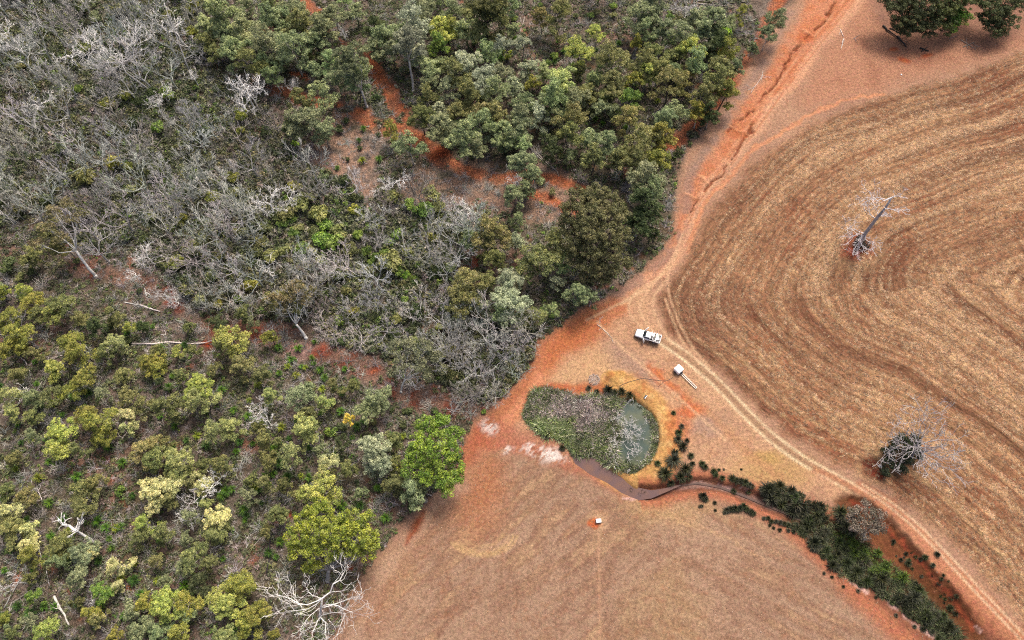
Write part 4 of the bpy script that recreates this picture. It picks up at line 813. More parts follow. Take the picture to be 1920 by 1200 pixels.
hero_dead('dead_tree', 'burnt black sapling with thin bare stems in the pink clearing', (779, 368), [(768, 345, 2.5), (760, 328, 4.5), (752, 305, 6)], [(1, 765, 340, 3, 0.06), (2, 745, 310, 6, 0.05), (3, 770, 300, 7, 0.05), (3, 740, 300, 7, 0.05)], (0.12, 0.11, 0.10), 606, 0.16, 0.02, None, 4, 2)
hero_dead('dead_tree', 'long thin white dead tree bending over the scrub, with a dark foot', (360, 146), [(346, 110, 4), (328, 60, 8), (316, 30, 11), (308, 5, 13)], [(2, 345, 60, 9, 0.07), (3, 288, 30, 11, 0.08), (4, 318, -10, 15, 0.06), (4, 298, 12, 14, 0.06), (1, 362, 100, 5, 0.05)], (0.6, 0.58, 0.56), 607, 0.17, 0.025, None, 3, 2)
hero_dead('dead_tree', 'white dead tree with two raised arms and a grey leaning trunk in the scrub', (285, 172), [(262, 155, 2.5), (236, 136, 5.5), (228, 118, 7)], [(3, 202, 98, 9, 0.1), (3, 190, 70, 11, 0.09), (3, 246, 75, 10.5, 0.12), (3, 262, 62, 11.5, 0.07), (3, 180, 115, 8, 0.07), (3, 205, 135, 7, 0.06), (3, 175, 95, 9, 0.06)], (0.66, 0.64, 0.62), 608, 0.26, 0.028, None, 4, 3)
# individual trunks seen standing below their crowns in the north wood are part of their gums; fallen ones lie here
LOGS = """140,20,30,-2,.16,t,long straight tan 248,645,385,643,.34,w,long pale fallen 102,1118,130,1172,.36,w,pale hollow 85,1062,92,1096,.16,w,weathered 8,1140,40,1082,.22,g,grey 20,1132,66,1100,.2,g,grey 60,1108,76,1080,.16,g,grey
455,1045,470,1000,.1,w,thin white 500,1075,513,972,.3,k,charred 468,1030,515,985,.06,w,thin white 128,897,207,873,.12,w,thin white 145,920,200,912,.2,g,grey 70,788,122,765,.2,g,grey-brown 72,790,98,806,.15,w,pale
262,572,300,584,.28,w,white 232,566,262,572,.16,w,white 274,555,268,532,.14,w,bleached 270,545,286,556,.1,w,bleached 297,626,310,627,.12,w,bleached 428,892,444,868,.16,w,bleached 418,900,426,884,.1,w,bleached
345,1163,400,1174,.22,k,charred 190,1165,252,1163,.26,k,charred 250,1070,315,1081,.26,k,charred 180,1168,200,1182,.12,w,pale 985,268,1040,318,.28,g,grey 992,276,1045,322,.22,g,grey 1000,272,1030,306,.16,g,grey-brown
1300,6,1372,12,.26,g,grey 1310,14,1368,4,.2,g,grey 1300,2,1345,0,.2,g,grey 1655,48,1682,70,.34,k,charred 1682,68,1700,90,.36,k,charred 1668,52,1690,62,.2,k,charred 1725,90,1742,96,.3,k,charred 1728,96,1740,88,.2,k,charred
1576,54,1582,68,.13,w,curved pale 1582,72,1577,92,.13,w,curved pale 1600,72,1612,64,.08,g,grey 1603,70,1606,79,.08,g,grey 1802,74,1830,92,.12,g,grey 1806,88,1828,78,.12,g,grey 1812,70,1815,92,.08,g,grey
1408,174,1430,140,.1,w,white forked 1428,150,1431,132,.08,w,white 1402,168,1418,160,.06,w,white 853,768,866,757,.28,g,grey-brown 1120,608,1128,614,.11,w,pale 1130,616,1148,634,.1,w,thin pale 1125,606,1125,594,.08,w,short pale
768,470,775,505,.12,w,pale peeled 782,475,806,525,.14,t,split orange 777,438,812,462,.18,t,split orange 775,500,768,530,.12,w,pale 744,692,752,704,.14,w,pale 735,682,748,690,.14,t,brown 770,700,760,722,.12,w,pale
340,935,368,942,.14,w,white 360,920,374,950,.13,w,white 375,958,345,985,.1,w,white 393,1010,400,990,.1,w,white 1040,55,1044,20,.0,w,x 893,612,876,605,.3,w,pale 900,600,915,608,.22,w,pale 475,776,458,780,.16,w,pale
300,1178,320,1190,.1,w,pale 640,925,655,918,.1,w,pale 680,930,696,916,.12,w,pale 575,700,590,722,.1,g,grey 180,820,170,800,.0,w,x 745,395,757,412,.12,w,bleached 757,412,742,406,.08,w,bleached 655,1050,640,1046,.1,g,grey
1780,72,1795,66,.1,g,grey 1690,100,1705,96,.1,t,brown 1060,92,1040,60,.0,w,x 975,60,984,30,.08,w,thin white 990,70,1010,50,.08,w,thin white 1135,40,1155,30,.08,w,white 1150,48,1165,38,.08,w,white"""
LC = dict(w=(0.55, 0.52, 0.48), g=(0.27, 0.245, 0.225), k=(0.035, 0.03, 0.028), t=(0.42, 0.25, 0.14))
import re
for tk in re.findall(r'(-?\d+),(-?\d+),(-?\d+),(-?\d+),(\.?\d+),(\w),([^\d]+?)(?=\s-?\d|$)', LOGS.replace('\n', ' ')):
    x1, y1, x2, y2 = map(float, tk[:4]); w = float(tk[4])
    if w <= 0: continue
    a = np.array([*G(x1, y1, .2), 0]); b = np.array([*G(x2, y2, .2), 0]); L = np.linalg.norm(b-a)
    rg = np.random.default_rng(int(x1*7+y1)); n = 7; t = np.linspace(0, 1, n); pts = []
    for q in t:
        p = a+(b-a)*q; p[:2] += rg.normal(size=2)*0.018*L*math.sin(q*3.14); pts.append([p[0]-a[0], p[1]-a[1], zat(p[0], p[1])+w*0.75])
    m = MB(); m.tube(pts, np.linspace(w, w*0.55, n)*0.62, 8)
    o = m.obj('fallen_log' if w > .12 else 'fallen_branch', M_bark, None, True); o.location = (a[0], a[1], 0); o.color = (*jit(LC[tk[5]], .1), 1)
    if L > 4 or w < .15:
        s = MB()
        for k in range(1):
            j = rg.integers(2, n); p = np.array(pts[j]); d = np.array([rg.normal(), rg.normal(), 0.35]); d /= np.linalg.norm(d); grow(s, p, d, L*0.22+0.4, w*0.3, 3, 4, rg, 0.0, 0.7, 2, 0.25, 0.025)
        so = s.obj('side_branch', M_bark, o); so.color = o.color
    want(o, (tk[6].strip()+(' log' if w > .12 else ' fallen branch')), 'log' if w > .12 else 'branch', (x1+x2)/2, (y1+y2)/2, 'fallen wood on the ground')
# more fallen sticks on the litter of the lower left wood
SWP = np.array([(0, 620), (380, 640), (560, 700), (720, 780), (840, 900), (740, 990), (690, 1050), (520, 1190), (0, 1190)], float)
nl = 0
while nl < 46:
    px, py = R_.uniform(0, 850), R_.uniform(620, 1190)
    if not in_px(px, py, SWP): continue
    nl += 1; rg = np.random.default_rng(9000+nl); x, y = G(px, py); an = R_.uniform(0, 6.28); L = R_.uniform(1.2, 3.6); w = R_.uniform(.06, .11)
    pts = [[(q-.5)*L*math.cos(an)+rg.normal()*.06, (q-.5)*L*math.sin(an)+rg.normal()*.06, 0.12+q*0.25] for q in np.linspace(0, 1, 6)]
    m = MB(); m.tube(pts, np.linspace(w, w*.4, 6), 5)
    for k in range(3): grow(m, np.array(pts[2+k]), np.array([math.cos(an+rg.normal()), math.sin(an+rg.normal()), .3]), L*.35, w*.5, 3, 4, rg, 0, .7, 2, .25, .02)
    o = m.obj('fallen_branch', M_bark); o.location = (x, y, zat(x, y)); w_ = R_.random() < .5; o.color = (*jit(LC['w' if w_ else 'g'], .12), 1)
    want(o, ('bleached' if w_ else 'grey')+' twiggy stick', 'branch', px, py, 'fallen wood on the ground')
# ------------------------------------------------------------------ grass trees and sedge tussocks
def spiky(n, L, seed, up=0.5, w=0.035, curve=0.4):
    rg = np.random.default_rng(seed); V = []; F = []; VAR = []
    for i in range(n):
        a = rg.uniform(0, 6.283); el = rg.uniform(0.05, 1.35)*up*1.6; l = L*rg.uniform(0.7, 1.1); d = np.array([math.cos(a)*math.cos(el), math.sin(a)*math.cos(el), math.sin(el)]); s = np.array([-math.sin(a), math.cos(a), 0])*w
        p0 = d*0.05; p1 = d*l*0.55+np.array([0, 0, l*0.08]); p2 = d*l-np.array([0, 0, l*curve*math.cos(el)*0.5]); b = len(V)
        V += [p0-s, p0+s, p1+s*0.8, p1-s*0.8, p2]; F += [(b, b+1, b+2, b+3), (b+3, b+2, b+4)]; VAR += [rg.uniform()]*5
    me = bpy.data.meshes.new('leaf_spray'); me.from_pydata([tuple(v) for v in V], [], F)
    for nm in ('var', 'leaf'):
        at = me.attributes.new(nm, 'FLOAT', 'POINT'); at.data.foreach_set('value', np.array(VAR, np.float32))
    return me
GT = [spiky(110, 0.9, 700+k) for k in range(3)]; TS = [spiky(120, 0.9, 710+k, 0.55, 0.03) for k in range(3)]
for m in GT+TS: m.materials.append(M_leaf)
GTK = MB(); GTK.tube([(0, 0, -.1), (0.03, 0, .3), (0, 0.02, .55)], [.16, .15, .13], 7); GTK = GTK.mesh('stump', M_bark, True)
GPOS = """300,690 238,624 268,610 286,612 303,655 346,647 523,651 584,671 601,694 588,682 573,690 546,675 540,688 560,655 609,709 665,719 647,693 524,700 505,700 555,705 566,688 604,730 628,730 643,735 584,772 600,775 625,755 640,772
478,800 484,722 515,842 525,870 540,895 564,892 512,888 490,790 318,727 416,733 467,751 466,781 370,817 474,832 117,777 68,720 74,897 58,826 95,943 60,1150 40,830 78,758 101,757 195,805 205,840 265,905 288,930
437,918 425,922 500,893 480,912 484,918 462,967 460,976 427,968 417,929 378,940 460,955 418,1048 255,1058 242,1150 235,1155 96,1004 35,1136 85,1138 8,1070 120,972 200,990 220,992 205,1010 226,988 346,1098 435,1080
660,820 696,818 708,915 676,948 735,817 756,818 748,875 505,1035 670,800 590,640 520,830 150,1130 412,1003 325,1175 30,880 92,866 130,1000 20,1000 350,826 440,770 450,830 388,835 330,800"""
gp = [tuple(map(float, t.split(','))) for t in GPOS.split()]
k = 0
while k < 60:
    px, py = R_.uniform(0, 800), R_.uniform(640, 1190)
    if in_px(px, py, SWP) and all((px-q[0])**2+(py-q[1])**2 > 14**2 for q in gp): gp.append((px, py)); k += 1
NP = np.array([(700, 90), (960, 60), (1280, 20), (1330, 60), (1240, 240), (1120, 250), (1000, 170), (800, 160)], float); k = 0
while k < 46:
    px, py = R_.uniform(600, 1330), R_.uniform(0, 330)
    if in_px(px, py, NP) or (620 < px < 720 and 240 < py < 320):
        if all((px-q[0])**2+(py-q[1])**2 > 10**2 for q in gp): gp.append((px, py)); k += 1
for i, (px, py) in enumerate(gp):
    x, y = G(px, py, .5); s = R_.uniform(0.85, 1.55); br = R_.random(); c = (0.085, 0.17, 0.022) if br < .6 else ((0.05, 0.11, 0.02) if br < .85 else (0.20, 0.24, 0.03))
    e = empty('grass_tree', (x, y, zat(x, y)-.05), R_.uniform(0, 6), (s, s, s)); part('stump', GTK, e, (0.05, 0.04, 0.035)); h = part('leaf_head', GT[i % 3], e, jit(c)); h.location = (0, 0, .45)
    want(e, ('bright green' if br < .6 else ('dark green' if br < .85 else 'yellow-green'))+' grass tree', 'grass tree', px, py, 'grass trees on the woodland floor')
# tussocks along the dam and the creek
TPOS = """1027,815,11 1054,840,8 1012,735,9 1056,735,10 1104,728,7 1119,735,7 1140,733,13 1152,738,9 1165,736,10 1180,742,10 1188,748,9 1200,760,9 1216,775,7 1262,775,6 1270,825,10 1280,838,12 1262,865,17 1246,890,17 1232,870,8 1285,880,14
1272,812,9 1278,800,7 1288,826,6 1295,855,8 1275,895,13 1258,905,10 1292,895,9 1184,918,7 1206,922,7 1200,926,6 1226,926,5 1030,745,8 1316,870,8 1322,876,8 1338,884,8 1342,890,7 1354,897,8 1372,897,9 1380,902,9 1388,902,8
1396,905,10 1404,910,8 1410,912,7 1318,930,10 1322,936,8 1340,943,5 1312,950,4 1316,949,4 1341,957,4 1378,920,7 1432,927,6 1405,921,6 1362,957,8 1370,955,8 1378,954,9 1386,954,9 1394,950,9 1400,956,8 1408,960,8 1412,963,7
1358,961,5 1432,972,5 1440,972,6 1446,978,6 1454,978,6 1462,980,7 1470,982,7 1478,985,7 1487,988,7 1443,985,4 1450,990,4 1462,994,5 1478,995,5 1390,880,3 1348,881,4 1357,880,3 1280,900,7 1265,850,9 1298,870,7"""
tp_ = [tuple(map(float, t.split(','))) for t in TPOS.split()]
MASS = np.array([(1425, 915), (1460, 912), (1500, 925), (1530, 945), (1575, 955), (1600, 995), (1640, 1025), (1685, 1065), (1735, 1105), (1780, 1150), (1820, 1200), (1790, 1215), (1740, 1180), (1690, 1140), (1630, 1100), (1570, 1080), (1540, 1040), (1490, 1000), (1470, 980), (1520, 980), (1470, 950), (1430, 930)], float)
k = 0; tries = 0
while k < 170 and tries < 20000:
    tries += 1; px, py = R_.uniform(1420, 1840), R_.uniform(905, 1210)
    if in_px(px, py, MASS) and all((px-q[0])**2+(py-q[1])**2 > 7**2 for q in tp_) and (not (px > 1700 and py < 1100+(px-1700)*.9) or R_.random() < .25) and float(fbm(np.array([px*.11]), np.array([py*.11]), 2.2, 2, 64)[0]) > .36: tp_.append((px, py, R_.choice([5, 6, 8, 10, 12, 15])*R_.uniform(.85, 1.2))); k += 1
for px, py, r in [(1545, 1075, 4), (1560, 1082, 4), (1581, 1100, 4), (1609, 1108, 5), (1645, 1120, 4), (1683, 1154, 5), (1702, 1147, 6), (1735, 1180, 7), (1718, 1175, 5), (1762, 1198, 7), (1757, 1040, 7), (1735, 1045, 7), (1749, 1060, 6), (1707, 1056, 8), (1790, 1140, 8), (1800, 1150, 7)]: tp_.append((px, py, r))
for k in range(34):
    q = R_.random(); tp_.append((1590+q*240+R_.uniform(-8, 22), 950+q*220+R_.uniform(-22, 10), R_.uniform(2.5, 5.5)))
for i, (px, py, r) in enumerate(tp_):
    r *= 1.2; x, y = G(px, py, 0); s = r/PPM(px, py)/0.85; c = R_.choice([(0.028, 0.032, 0.013), (0.024, 0.027, 0.013), (0.04, 0.045, 0.018), (0.04, 0.055, 0.017), (0.065, 0.065, 0.04)])
    if 1560 < px < 1720 and abs((py-985)-(px-1560)*.75) < 16: c = (0.075, 0.11, 0.018)
    o = bpy.data.objects.new('sedge_tussock', TS[i % 3]); LINK(o); o.location = (x, y, zat(x, y)-.02); o.scale = (s, s, s*1.15); o.rotation_euler = (0, 0, R_.uniform(0, 6)); o.color = (*jit(c), 1)
    want(o, ('small' if r < 6 else ('broad' if r > 9.5 else 'mid-sized'))+' sedge tussock', 'tussock', px, py, 'sedge tussocks along the dam and creek')

# ------------------------------------------------------------------ stuff nobody could count
def scatter(name, protos, x, y, z, scl, tint, label, seed=0, tilt=0.0, up=None):
    n = len(x); rg = np.random.default_rng(seed)
    col = bpy.data.collections.new(name+'_kinds')
    for i, pm in enumerate(protos):
        o = bpy.data.objects.new(f'{name}_kind', pm); col.objects.link(o)
    me = bpy.data.meshes.new(name); me.vertices.add(n); me.vertices.foreach_set('co', np.stack([x, y, z], 1).ravel().astype(np.float32))
    def att(nm, ty, key, v): a = me.attributes.new(nm, ty, 'POINT'); a.data.foreach_set(key, np.ascontiguousarray(v).ravel().astype(np.float32 if ty != 'INT' else np.int32))
    att('rot', 'FLOAT_VECTOR', 'vector', np.stack([rg.normal(size=n)*tilt, rg.normal(size=n)*tilt, rg.uniform(0, 6.283, n) if up is None else up], 1))
    att('scl', 'FLOAT_VECTOR', 'vector', scl if scl.ndim == 2 else np.repeat(scl[:, None], 3, 1)); att('idx', 'INT', 'value', rg.integers(0, len(protos), n))
    a = me.attributes.new('tint', 'FLOAT_COLOR', 'POINT'); a.data.foreach_set('color', np.concatenate([tint, np.ones((n, 1))], 1).ravel().astype(np.float32))
    ng = bpy.data.node_groups.new(name, 'GeometryNodeTree'); ng.interface.new_socket('Geometry', in_out='INPUT', socket_type='NodeSocketGeometry'); ng.interface.new_socket('Geometry', in_out='OUTPUT', socket_type='NodeSocketGeometry')
    gi_ = ng.nodes.new('NodeGroupInput'); go = ng.nodes.new('NodeGroupOutput'); ip = ng.nodes.new('GeometryNodeInstanceOnPoints'); ci = ng.nodes.new('GeometryNodeCollectionInfo')
    ci.inputs['Collection'].default_value = col; ci.inputs['Separate Children'].default_value = True; ci.inputs['Reset Children'].default_value = True
    def na(nm, ty): q = ng.nodes.new('GeometryNodeInputNamedAttribute'); q.data_type = ty; q.inputs['Name'].default_value = nm; return q.outputs[0]
    l = ng.links.new; l(gi_.outputs[0], ip.inputs['Points']); l(ci.outputs[0], ip.inputs['Instance']); ip.inputs['Pick Instance'].default_value = True
    l(na('idx', 'INT'), ip.inputs['Instance Index']); l(na('rot', 'FLOAT_VECTOR'), ip.inputs['Rotation']); l(na('scl', 'FLOAT_VECTOR'), ip.inputs['Scale']); l(ip.outputs[0], go.inputs[0])
    o = bpy.data.objects.new(name, me); LINK(o); md = o.modifiers.new('spread', 'NODES'); md.node_group = ng; tag(o, label, None, None, 'stuff'); return o
def bushlet(seed, n, r=0.5, h=0.55, size=(0.07, 0.16)):
    rg = np.random.default_rng(seed); pf = [(rg.uniform(-.5, .5)*r*1.4, rg.uniform(-.5, .5)*r*1.4, h*rg.uniform(.4, .9), r*rg.uniform(.4, .65)) for _ in range(5)]
    m = leaves_mesh(pf, rg, 'bushlet', n, size, 1.0, 0.8, 8); m.materials.append(M_leaf_i); return m
BL = [bushlet(800+k, 130) for k in range(5)]
def twigs(seed, n, L, r, flatn=0.25):
    rg = np.random.default_rng(seed); m = MB()
    for i in range(n):
        a = rg.uniform(0, 6.283); el = abs(rg.normal())*flatn; d = np.array([math.cos(a)*math.cos(el), math.sin(a)*math.cos(el), math.sin(el)]); p = np.array([rg.normal()*.15, rg.normal()*.15, 0.03])
        m.tube([p, p+d*L*.5+rg.normal(size=3)*.05*L, p+d*L*rg.uniform(.8, 1.1)], [r, r*.8, r*.4], 3, False)
    me = m.mesh('twigs', M_leaf_i); k = len(me.vertices)
    for nm in ('var', 'leaf'): at = me.attributes.new(nm, 'FLOAT', 'POINT'); at.data.foreach_set('value', rg.uniform(0.2, 0.9, k).astype(np.float32))
    return me
TW = [twigs(820+k, 12, 0.7, 0.02) for k in range(3)]; TWU = [twigs(830+k, 26, 1.1, 0.016, 0.9) for k in range(3)]
def blades(seed, n, L, w, el0=0.35):
    m = spiky(n, L, seed, el0, w, 0.2); m.materials.append(M_leaf_i); return m
STR = [blades(840+k, 10, 0.40, 0.020, 0.16) for k in range(4)]; DRY = [blades(850+k, 8, 0.2, 0.02, 0.4) for k in range(3)]; REED = [blades(860+k, 14, 1.5, 0.035, 0.62) for k in range(3)]
rs = np.random.default_rng(77)
def pick(cols, wts, n, v=0.15):
    c = np.array(cols)[rs.choice(len(cols), n, p=np.array(wts)/sum(wts))]; return c*(1+rs.uniform(-v, v, (n, 1)))*(1+rs.uniform(-.07, .07, (n, 3)))
def cand(n, x0=-140, x1=60, y0=-8, y1=165): return rs.uniform(x0, x1, n), rs.uniform(y0, y1, n)
# smaller gums filling the gaps of the canopy
def joined(c, t):
    import bmesh
    bm = bmesh.new(); bm.from_mesh(c); n0 = len(bm.faces); bm.from_mesh(t); bm.faces.ensure_lookup_table()
    for f in bm.faces[n0:]: f.material_index = 1
    me = bpy.data.meshes.new('small_gum'); bm.to_mesh(me); bm.free(); me.materials.clear(); me.materials.append(M_leaf_i); me.materials.append(M_gbark); return me
M_gbark = mat('grey_bark', b_plain((.24, .215, .19), .9, var=.4))
q = [t.split(',') for t in _add]; px = np.array([float(a[0]) for a in q]); py = np.array([float(a[1]) for a in q]); rm = np.array([float(a[2])/PPM(float(a[0]), float(a[1]), 7) for a in q])
hs = np.clip(3.2+rm*2.4, 3, 14)/12*.9; xy = np.array([G(a, b, 7.7*h) for a, b, h in zip(px, py, hs)])
scatter('small_gum_trees', [joined(*GUM[k]) for k in (0, 2, 4, 7, 9, 12)], xy[:, 0], xy[:, 1], zarr(xy[:, 0], xy[:, 1])-.1, np.stack([rm/4.3*1.16, rm/4.3*1.16, hs], 1), np.array([jit(PAL[a[3]]) for a in q]), 'smaller gums filling the gaps of the canopy', 21)
# woodland undergrowth
x, y = cand(115000, -152, 66); px, py = toPX(x, y); ok = (sub('open', x, y) < .35) & (px > -60) & (px < 1500) & (py > -50) & (py < 1240)
clr = np.maximum(sub('red', x, y), np.maximum(sub('clear', x, y)*.9, sub('dry', x, y)*.75)); dn = fbm(x, y, 7, 4, 90)
insc = inside(px, py, S); prob = np.where(insc, 0.60+0.9*(dn-.45), 0.46+1.3*(dn-.42))*(1-clr)**2; ok &= rs.uniform(size=len(x)) < prob
x, y, px, py, insc = x[ok], y[ok], px[ok], py[ok], insc[ok]; n = len(x)
t = 1.6*pick([(0.085, 0.09, 0.045), (0.115, 0.115, 0.05), (0.06, 0.07, 0.032), (0.15, 0.135, 0.095), (0.10, 0.14, 0.03), (0.19, 0.165, 0.135)], [5, 4, 4, 2, .8, 1.6], n)
lv = fbm(x, y, 13, 3, 91)[:, None]; t = t*np.array([.95, 1.0, .95])*(0.7+0.7*fbm(x, y, 5, 3, 92)[:, None])*(1-sst(lv, .5, .65)*np.array([0.0, .08, .0]))
s = rs.uniform(0.45, 1.25, n)*np.where(insc, 1.6, 0.95); scatter('undergrowth', BL, x, y, zarr(x, y)-.05, np.stack([s, s, s*np.where(insc, 1.15, .8)], 1), t, 'low olive undergrowth covering the woodland floor', 1); print('under', n)
# dead sticks and grey twiggy brush
x, y = cand(72000, -152, 66); px, py = toPX(x, y); ok = (sub('open', x, y) < .3) & (px > -60) & (px < 1500) & (py > -50) & (py < 1240); clr = sub('red', x, y); insc = inside(px, py, S)
ok &= rs.uniform(size=len(x)) < np.where(insc, .22, .30)*(1-clr)
x, y = x[ok], y[ok]; n = len(x); t = pick([(0.36, 0.32, 0.30), (0.24, 0.20, 0.18), (0.5, 0.47, 0.44), (0.17, 0.12, 0.09)], [3, 4, 1.2, 2], n); s = rs.uniform(.5, 1.5, n)
scatter('stick_litter', TW, x, y, zarr(x, y)+.02, s, t, 'dry sticks strewn over the woodland litter', 2)
x, y = cand(72000, -152, 66); px, py = toPX(x, y); ok = (sub('open', x, y) < .3) & (px > -60) & (px < 1500) & (py > -50) & (py < 1240); insc = inside(px, py, S)
ok &= rs.uniform(size=len(x)) < np.where(insc, .24, .06)*(1-np.maximum(sub('red', x, y), sub('clear', x, y)*.6))
x, y = x[ok], y[ok]; n = len(x); t = pick([(0.38, 0.37, 0.345), (0.27, 0.255, 0.235), (0.50, 0.49, 0.46)], [3, 3, 2], n); s = rs.uniform(.8, 1.9, n)
scatter('twiggy_brush', TWU, x, y, zarr(x, y), s, t, 'grey leafless twiggy brush under the dead trees', 3); print('brush', n)
# straw of the crop
x, y = rs.uniform(20, 148, 520000), rs.uniform(-8, 150, 520000); px, py = toPX(x, y); ok = (px < 1960) & (py > -30) & (py < 1230); x, y = x[ok], y[ok]
fm = sub('fld', x, y); sw = sub('straw', x, y); ok = rs.uniform(size=len(x)) < fm*(0.10+0.85*sw**1.2); x, y, sw = x[ok], y[ok], sw[ok]; n = len(x)
t = pick([(0.37, 0.24, 0.135), (0.28, 0.17, 0.095), (0.45, 0.315, 0.19), (0.15, 0.085, 0.05)], [4, 4, 1.5, 3], n, .1)*(0.62+0.62*np.clip(sw, 0, 1)+0.5*(fbm(x, y, 1.4, 2, 99)-.5))[:, None]; s = rs.uniform(.5, 1.0, n)
scatter('stubble', STR, x, y, zarr(x, y)-.01, np.stack([s, s, s*.8], 1), t, 'flattened straw and stubble of the harvested crop', 4, .1); print('straw', n)
# thin dry pasture
x, y = rs.uniform(-60, 110, 160000), rs.uniform(-8, 150, 160000); px, py = toPX(x, y); m = np.maximum(sub('sp', x, y), sub('pad', x, y)*.35)*(1-sub('fld', x, y)); ok = (rs.uniform(size=len(x)) < m*.42*(.3+fbm(x, y, 8, 3, 95))) & (px < 1960) & (py < 1240) & (py > -30) & (sub('rb', x, y) < .3) & (sub('pond', x, y) < .1)
x, y = x[ok], y[ok]; n = len(x); t = pick([(0.34, 0.24, 0.155), (0.27, 0.18, 0.115), (0.20, 0.13, 0.085), (0.38, 0.29, 0.19)], [4, 4, 3, 1], n); s = rs.uniform(.5, 1.1, n)
scatter('dry_grass', DRY, x, y, zarr(x, y)-.01, s, t, 'thin dry grass of the grazed paddock', 5, .1); print('dry', n)
# reeds in the dam and along the creek
BED = np.array([(984, 772), (1000, 735), (1022, 728), (1060, 738), (1100, 742), (1150, 742), (1172, 750), (1158, 768), (1152, 792), (1165, 800), (1160, 830), (1152, 862), (1120, 856), (1078, 850), (1056, 826), (1010, 808), (986, 795)], float)
def in_many(px, py, P): return inside(px, py, P)
px, py = rs.uniform(980, 1240, 26000), rs.uniform(720, 895, 26000); ok = in_many(px, py, BED)
rim = GW([(1215, 770), (1233, 800), (1233, 838), (1216, 868), (1190, 882), (1160, 876), (1140, 864)])
xy = np.array([G(a, b, 0) for a, b in zip(px, py)]); dr, _ = segdist(xy[:, 0], xy[:, 1], rim); ok |= (dr < rs.uniform(.3, 1.1, len(dr))); hole = fbm(xy[:, 0], xy[:, 1], 2.2, 3, 97); ok &= (rs.uniform(size=len(px)) < (hole-.22)*2.0)
x, y, px, py = xy[ok, 0], xy[ok, 1], px[ok], py[ok]; n = len(x)
greyz = blob_g = np.exp(-(((px-1078)/60)**2+((py-775)/30)**2))+0.2; gr = rs.uniform(size=n) < np.clip(greyz, 0, .92)
t = np.where(gr[:, None], pick([(0.34, 0.285, 0.26), (0.22, 0.18, 0.16), (0.48, 0.42, 0.39)], [3, 3, 2], n), pick([(0.11, 0.145, 0.055), (0.16, 0.20, 0.07), (0.28, 0.30, 0.18), (0.06, 0.075, 0.03)], [4, 3, 2.5, 3], n))
lf = (px < 1075) & (py > 785); t[lf] = pick([(0.20, 0.25, 0.09), (0.34, 0.36, 0.22), (0.09, 0.13, 0.05)], [3, 2, 2], int(lf.sum())); cl = fbm(x, y, 1.3, 2, 98); t = t*(0.45+1.15*cl)[:, None]; s = rs.uniform(.5, 1.2, n)*(0.55+0.9*cl)*np.where(px > 1190, .6, 1)
scatter('reeds', REED, x, y, np.full(n, -.45), s, t, 'dense green and grey bulrushes filling the dam', 6, .12); print('reeds', n)
px, py = rs.uniform(1420, 1850, 14000), rs.uniform(905, 1215, 14000); ok = in_many(px, py, MASS) & (rs.uniform(size=14000) < .3); px, py = px[ok], py[ok]; xy = np.array([G(a, b, 0) for a, b in zip(px, py)]); n = len(px)
GRN = np.array([(1560, 990), (1600, 1000), (1660, 1045), (1700, 1080), (1690, 1090), (1640, 1070), (1590, 1040)], float); gz = in_many(px, py, GRN)
t = pick([(0.04, 0.05, 0.022), (0.06, 0.07, 0.03), (0.09, 0.08, 0.045)], [4, 3, 1], n); t[gz] = pick([(0.055, 0.085, 0.018), (0.07, 0.11, 0.02)], [1, 1], int(gz.sum()))
scatter('creek_rushes', REED, xy[:, 0], xy[:, 1], zarr(xy[:, 0], xy[:, 1])-.05, rs.uniform(.4, 1.0, n), t*rs.uniform(.6, 2.6, (n, 1)), 'dark rushes matted along the creek bed', 7, .2)
# clods, stones and droppings on open soil
def stone(seed):
    rg = np.random.default_rng(seed); m = MB(); m.tube([(0, 0, -.3), (0, 0, -.1), (.05, 0, .3), (0, .05, .5)], [.5, .6, .45, .15], 6); me = m.mesh('clod', M_leaf_i); k = len(me.vertices)
    for nm in ('var', 'leaf'): at = me.attributes.new(nm, 'FLOAT', 'POINT'); at.data.foreach_set('value', rg.uniform(.3, .7, k).astype(np.float32))
    return me
ST = [stone(k) for k in range(3)]
x, y = rs.uniform(-50, 130, 60000), rs.uniform(-8, 150, 60000); px, py = toPX(x, y); m = sub('open', x, y)*(1-sub('fld', x, y)); ok = (rs.uniform(size=len(x)) < m*.16) & (px < 1960) & (py > -30) & (sub('pond', x, y) < .1)
x, y = x[ok], y[ok]; n = len(x); t = pick([(0.34, 0.17, 0.10), (0.24, 0.12, 0.07), (0.5, 0.36, 0.27), (0.3, 0.22, 0.17), (0.16, 0.1, 0.07)], [4, 3, 1.5, 2, 1.5], n); s = rs.uniform(.05, .17, n)
scatter('clods', ST, x, y, zarr(x, y), s, t, 'small clods and stones scattered on the bare soil', 8, .4)

# ------------------------------------------------------------------ tangle of bare branches in the pond
tk = MB()
for i in range(60):
    rg = np.random.default_rng(950+i); px, py = 1168+rg.normal()*10, 822+rg.normal()*24; x, y = G(px, py, 0); d = np.array([rg.normal(), rg.normal(), .7]); d /= np.linalg.norm(d)
    grow(tk, np.array([x, y, -.6]), d, rg.uniform(1.2, 2.2), .035, 2, 4, rg, .08, .7, 3, .25, .018)
o = tk.obj('drowned_bush', M_bark); o.color = (.62, .6, .57, 1); tag(o, 'white leafless drowned bush standing in the green pond water', 'bush')

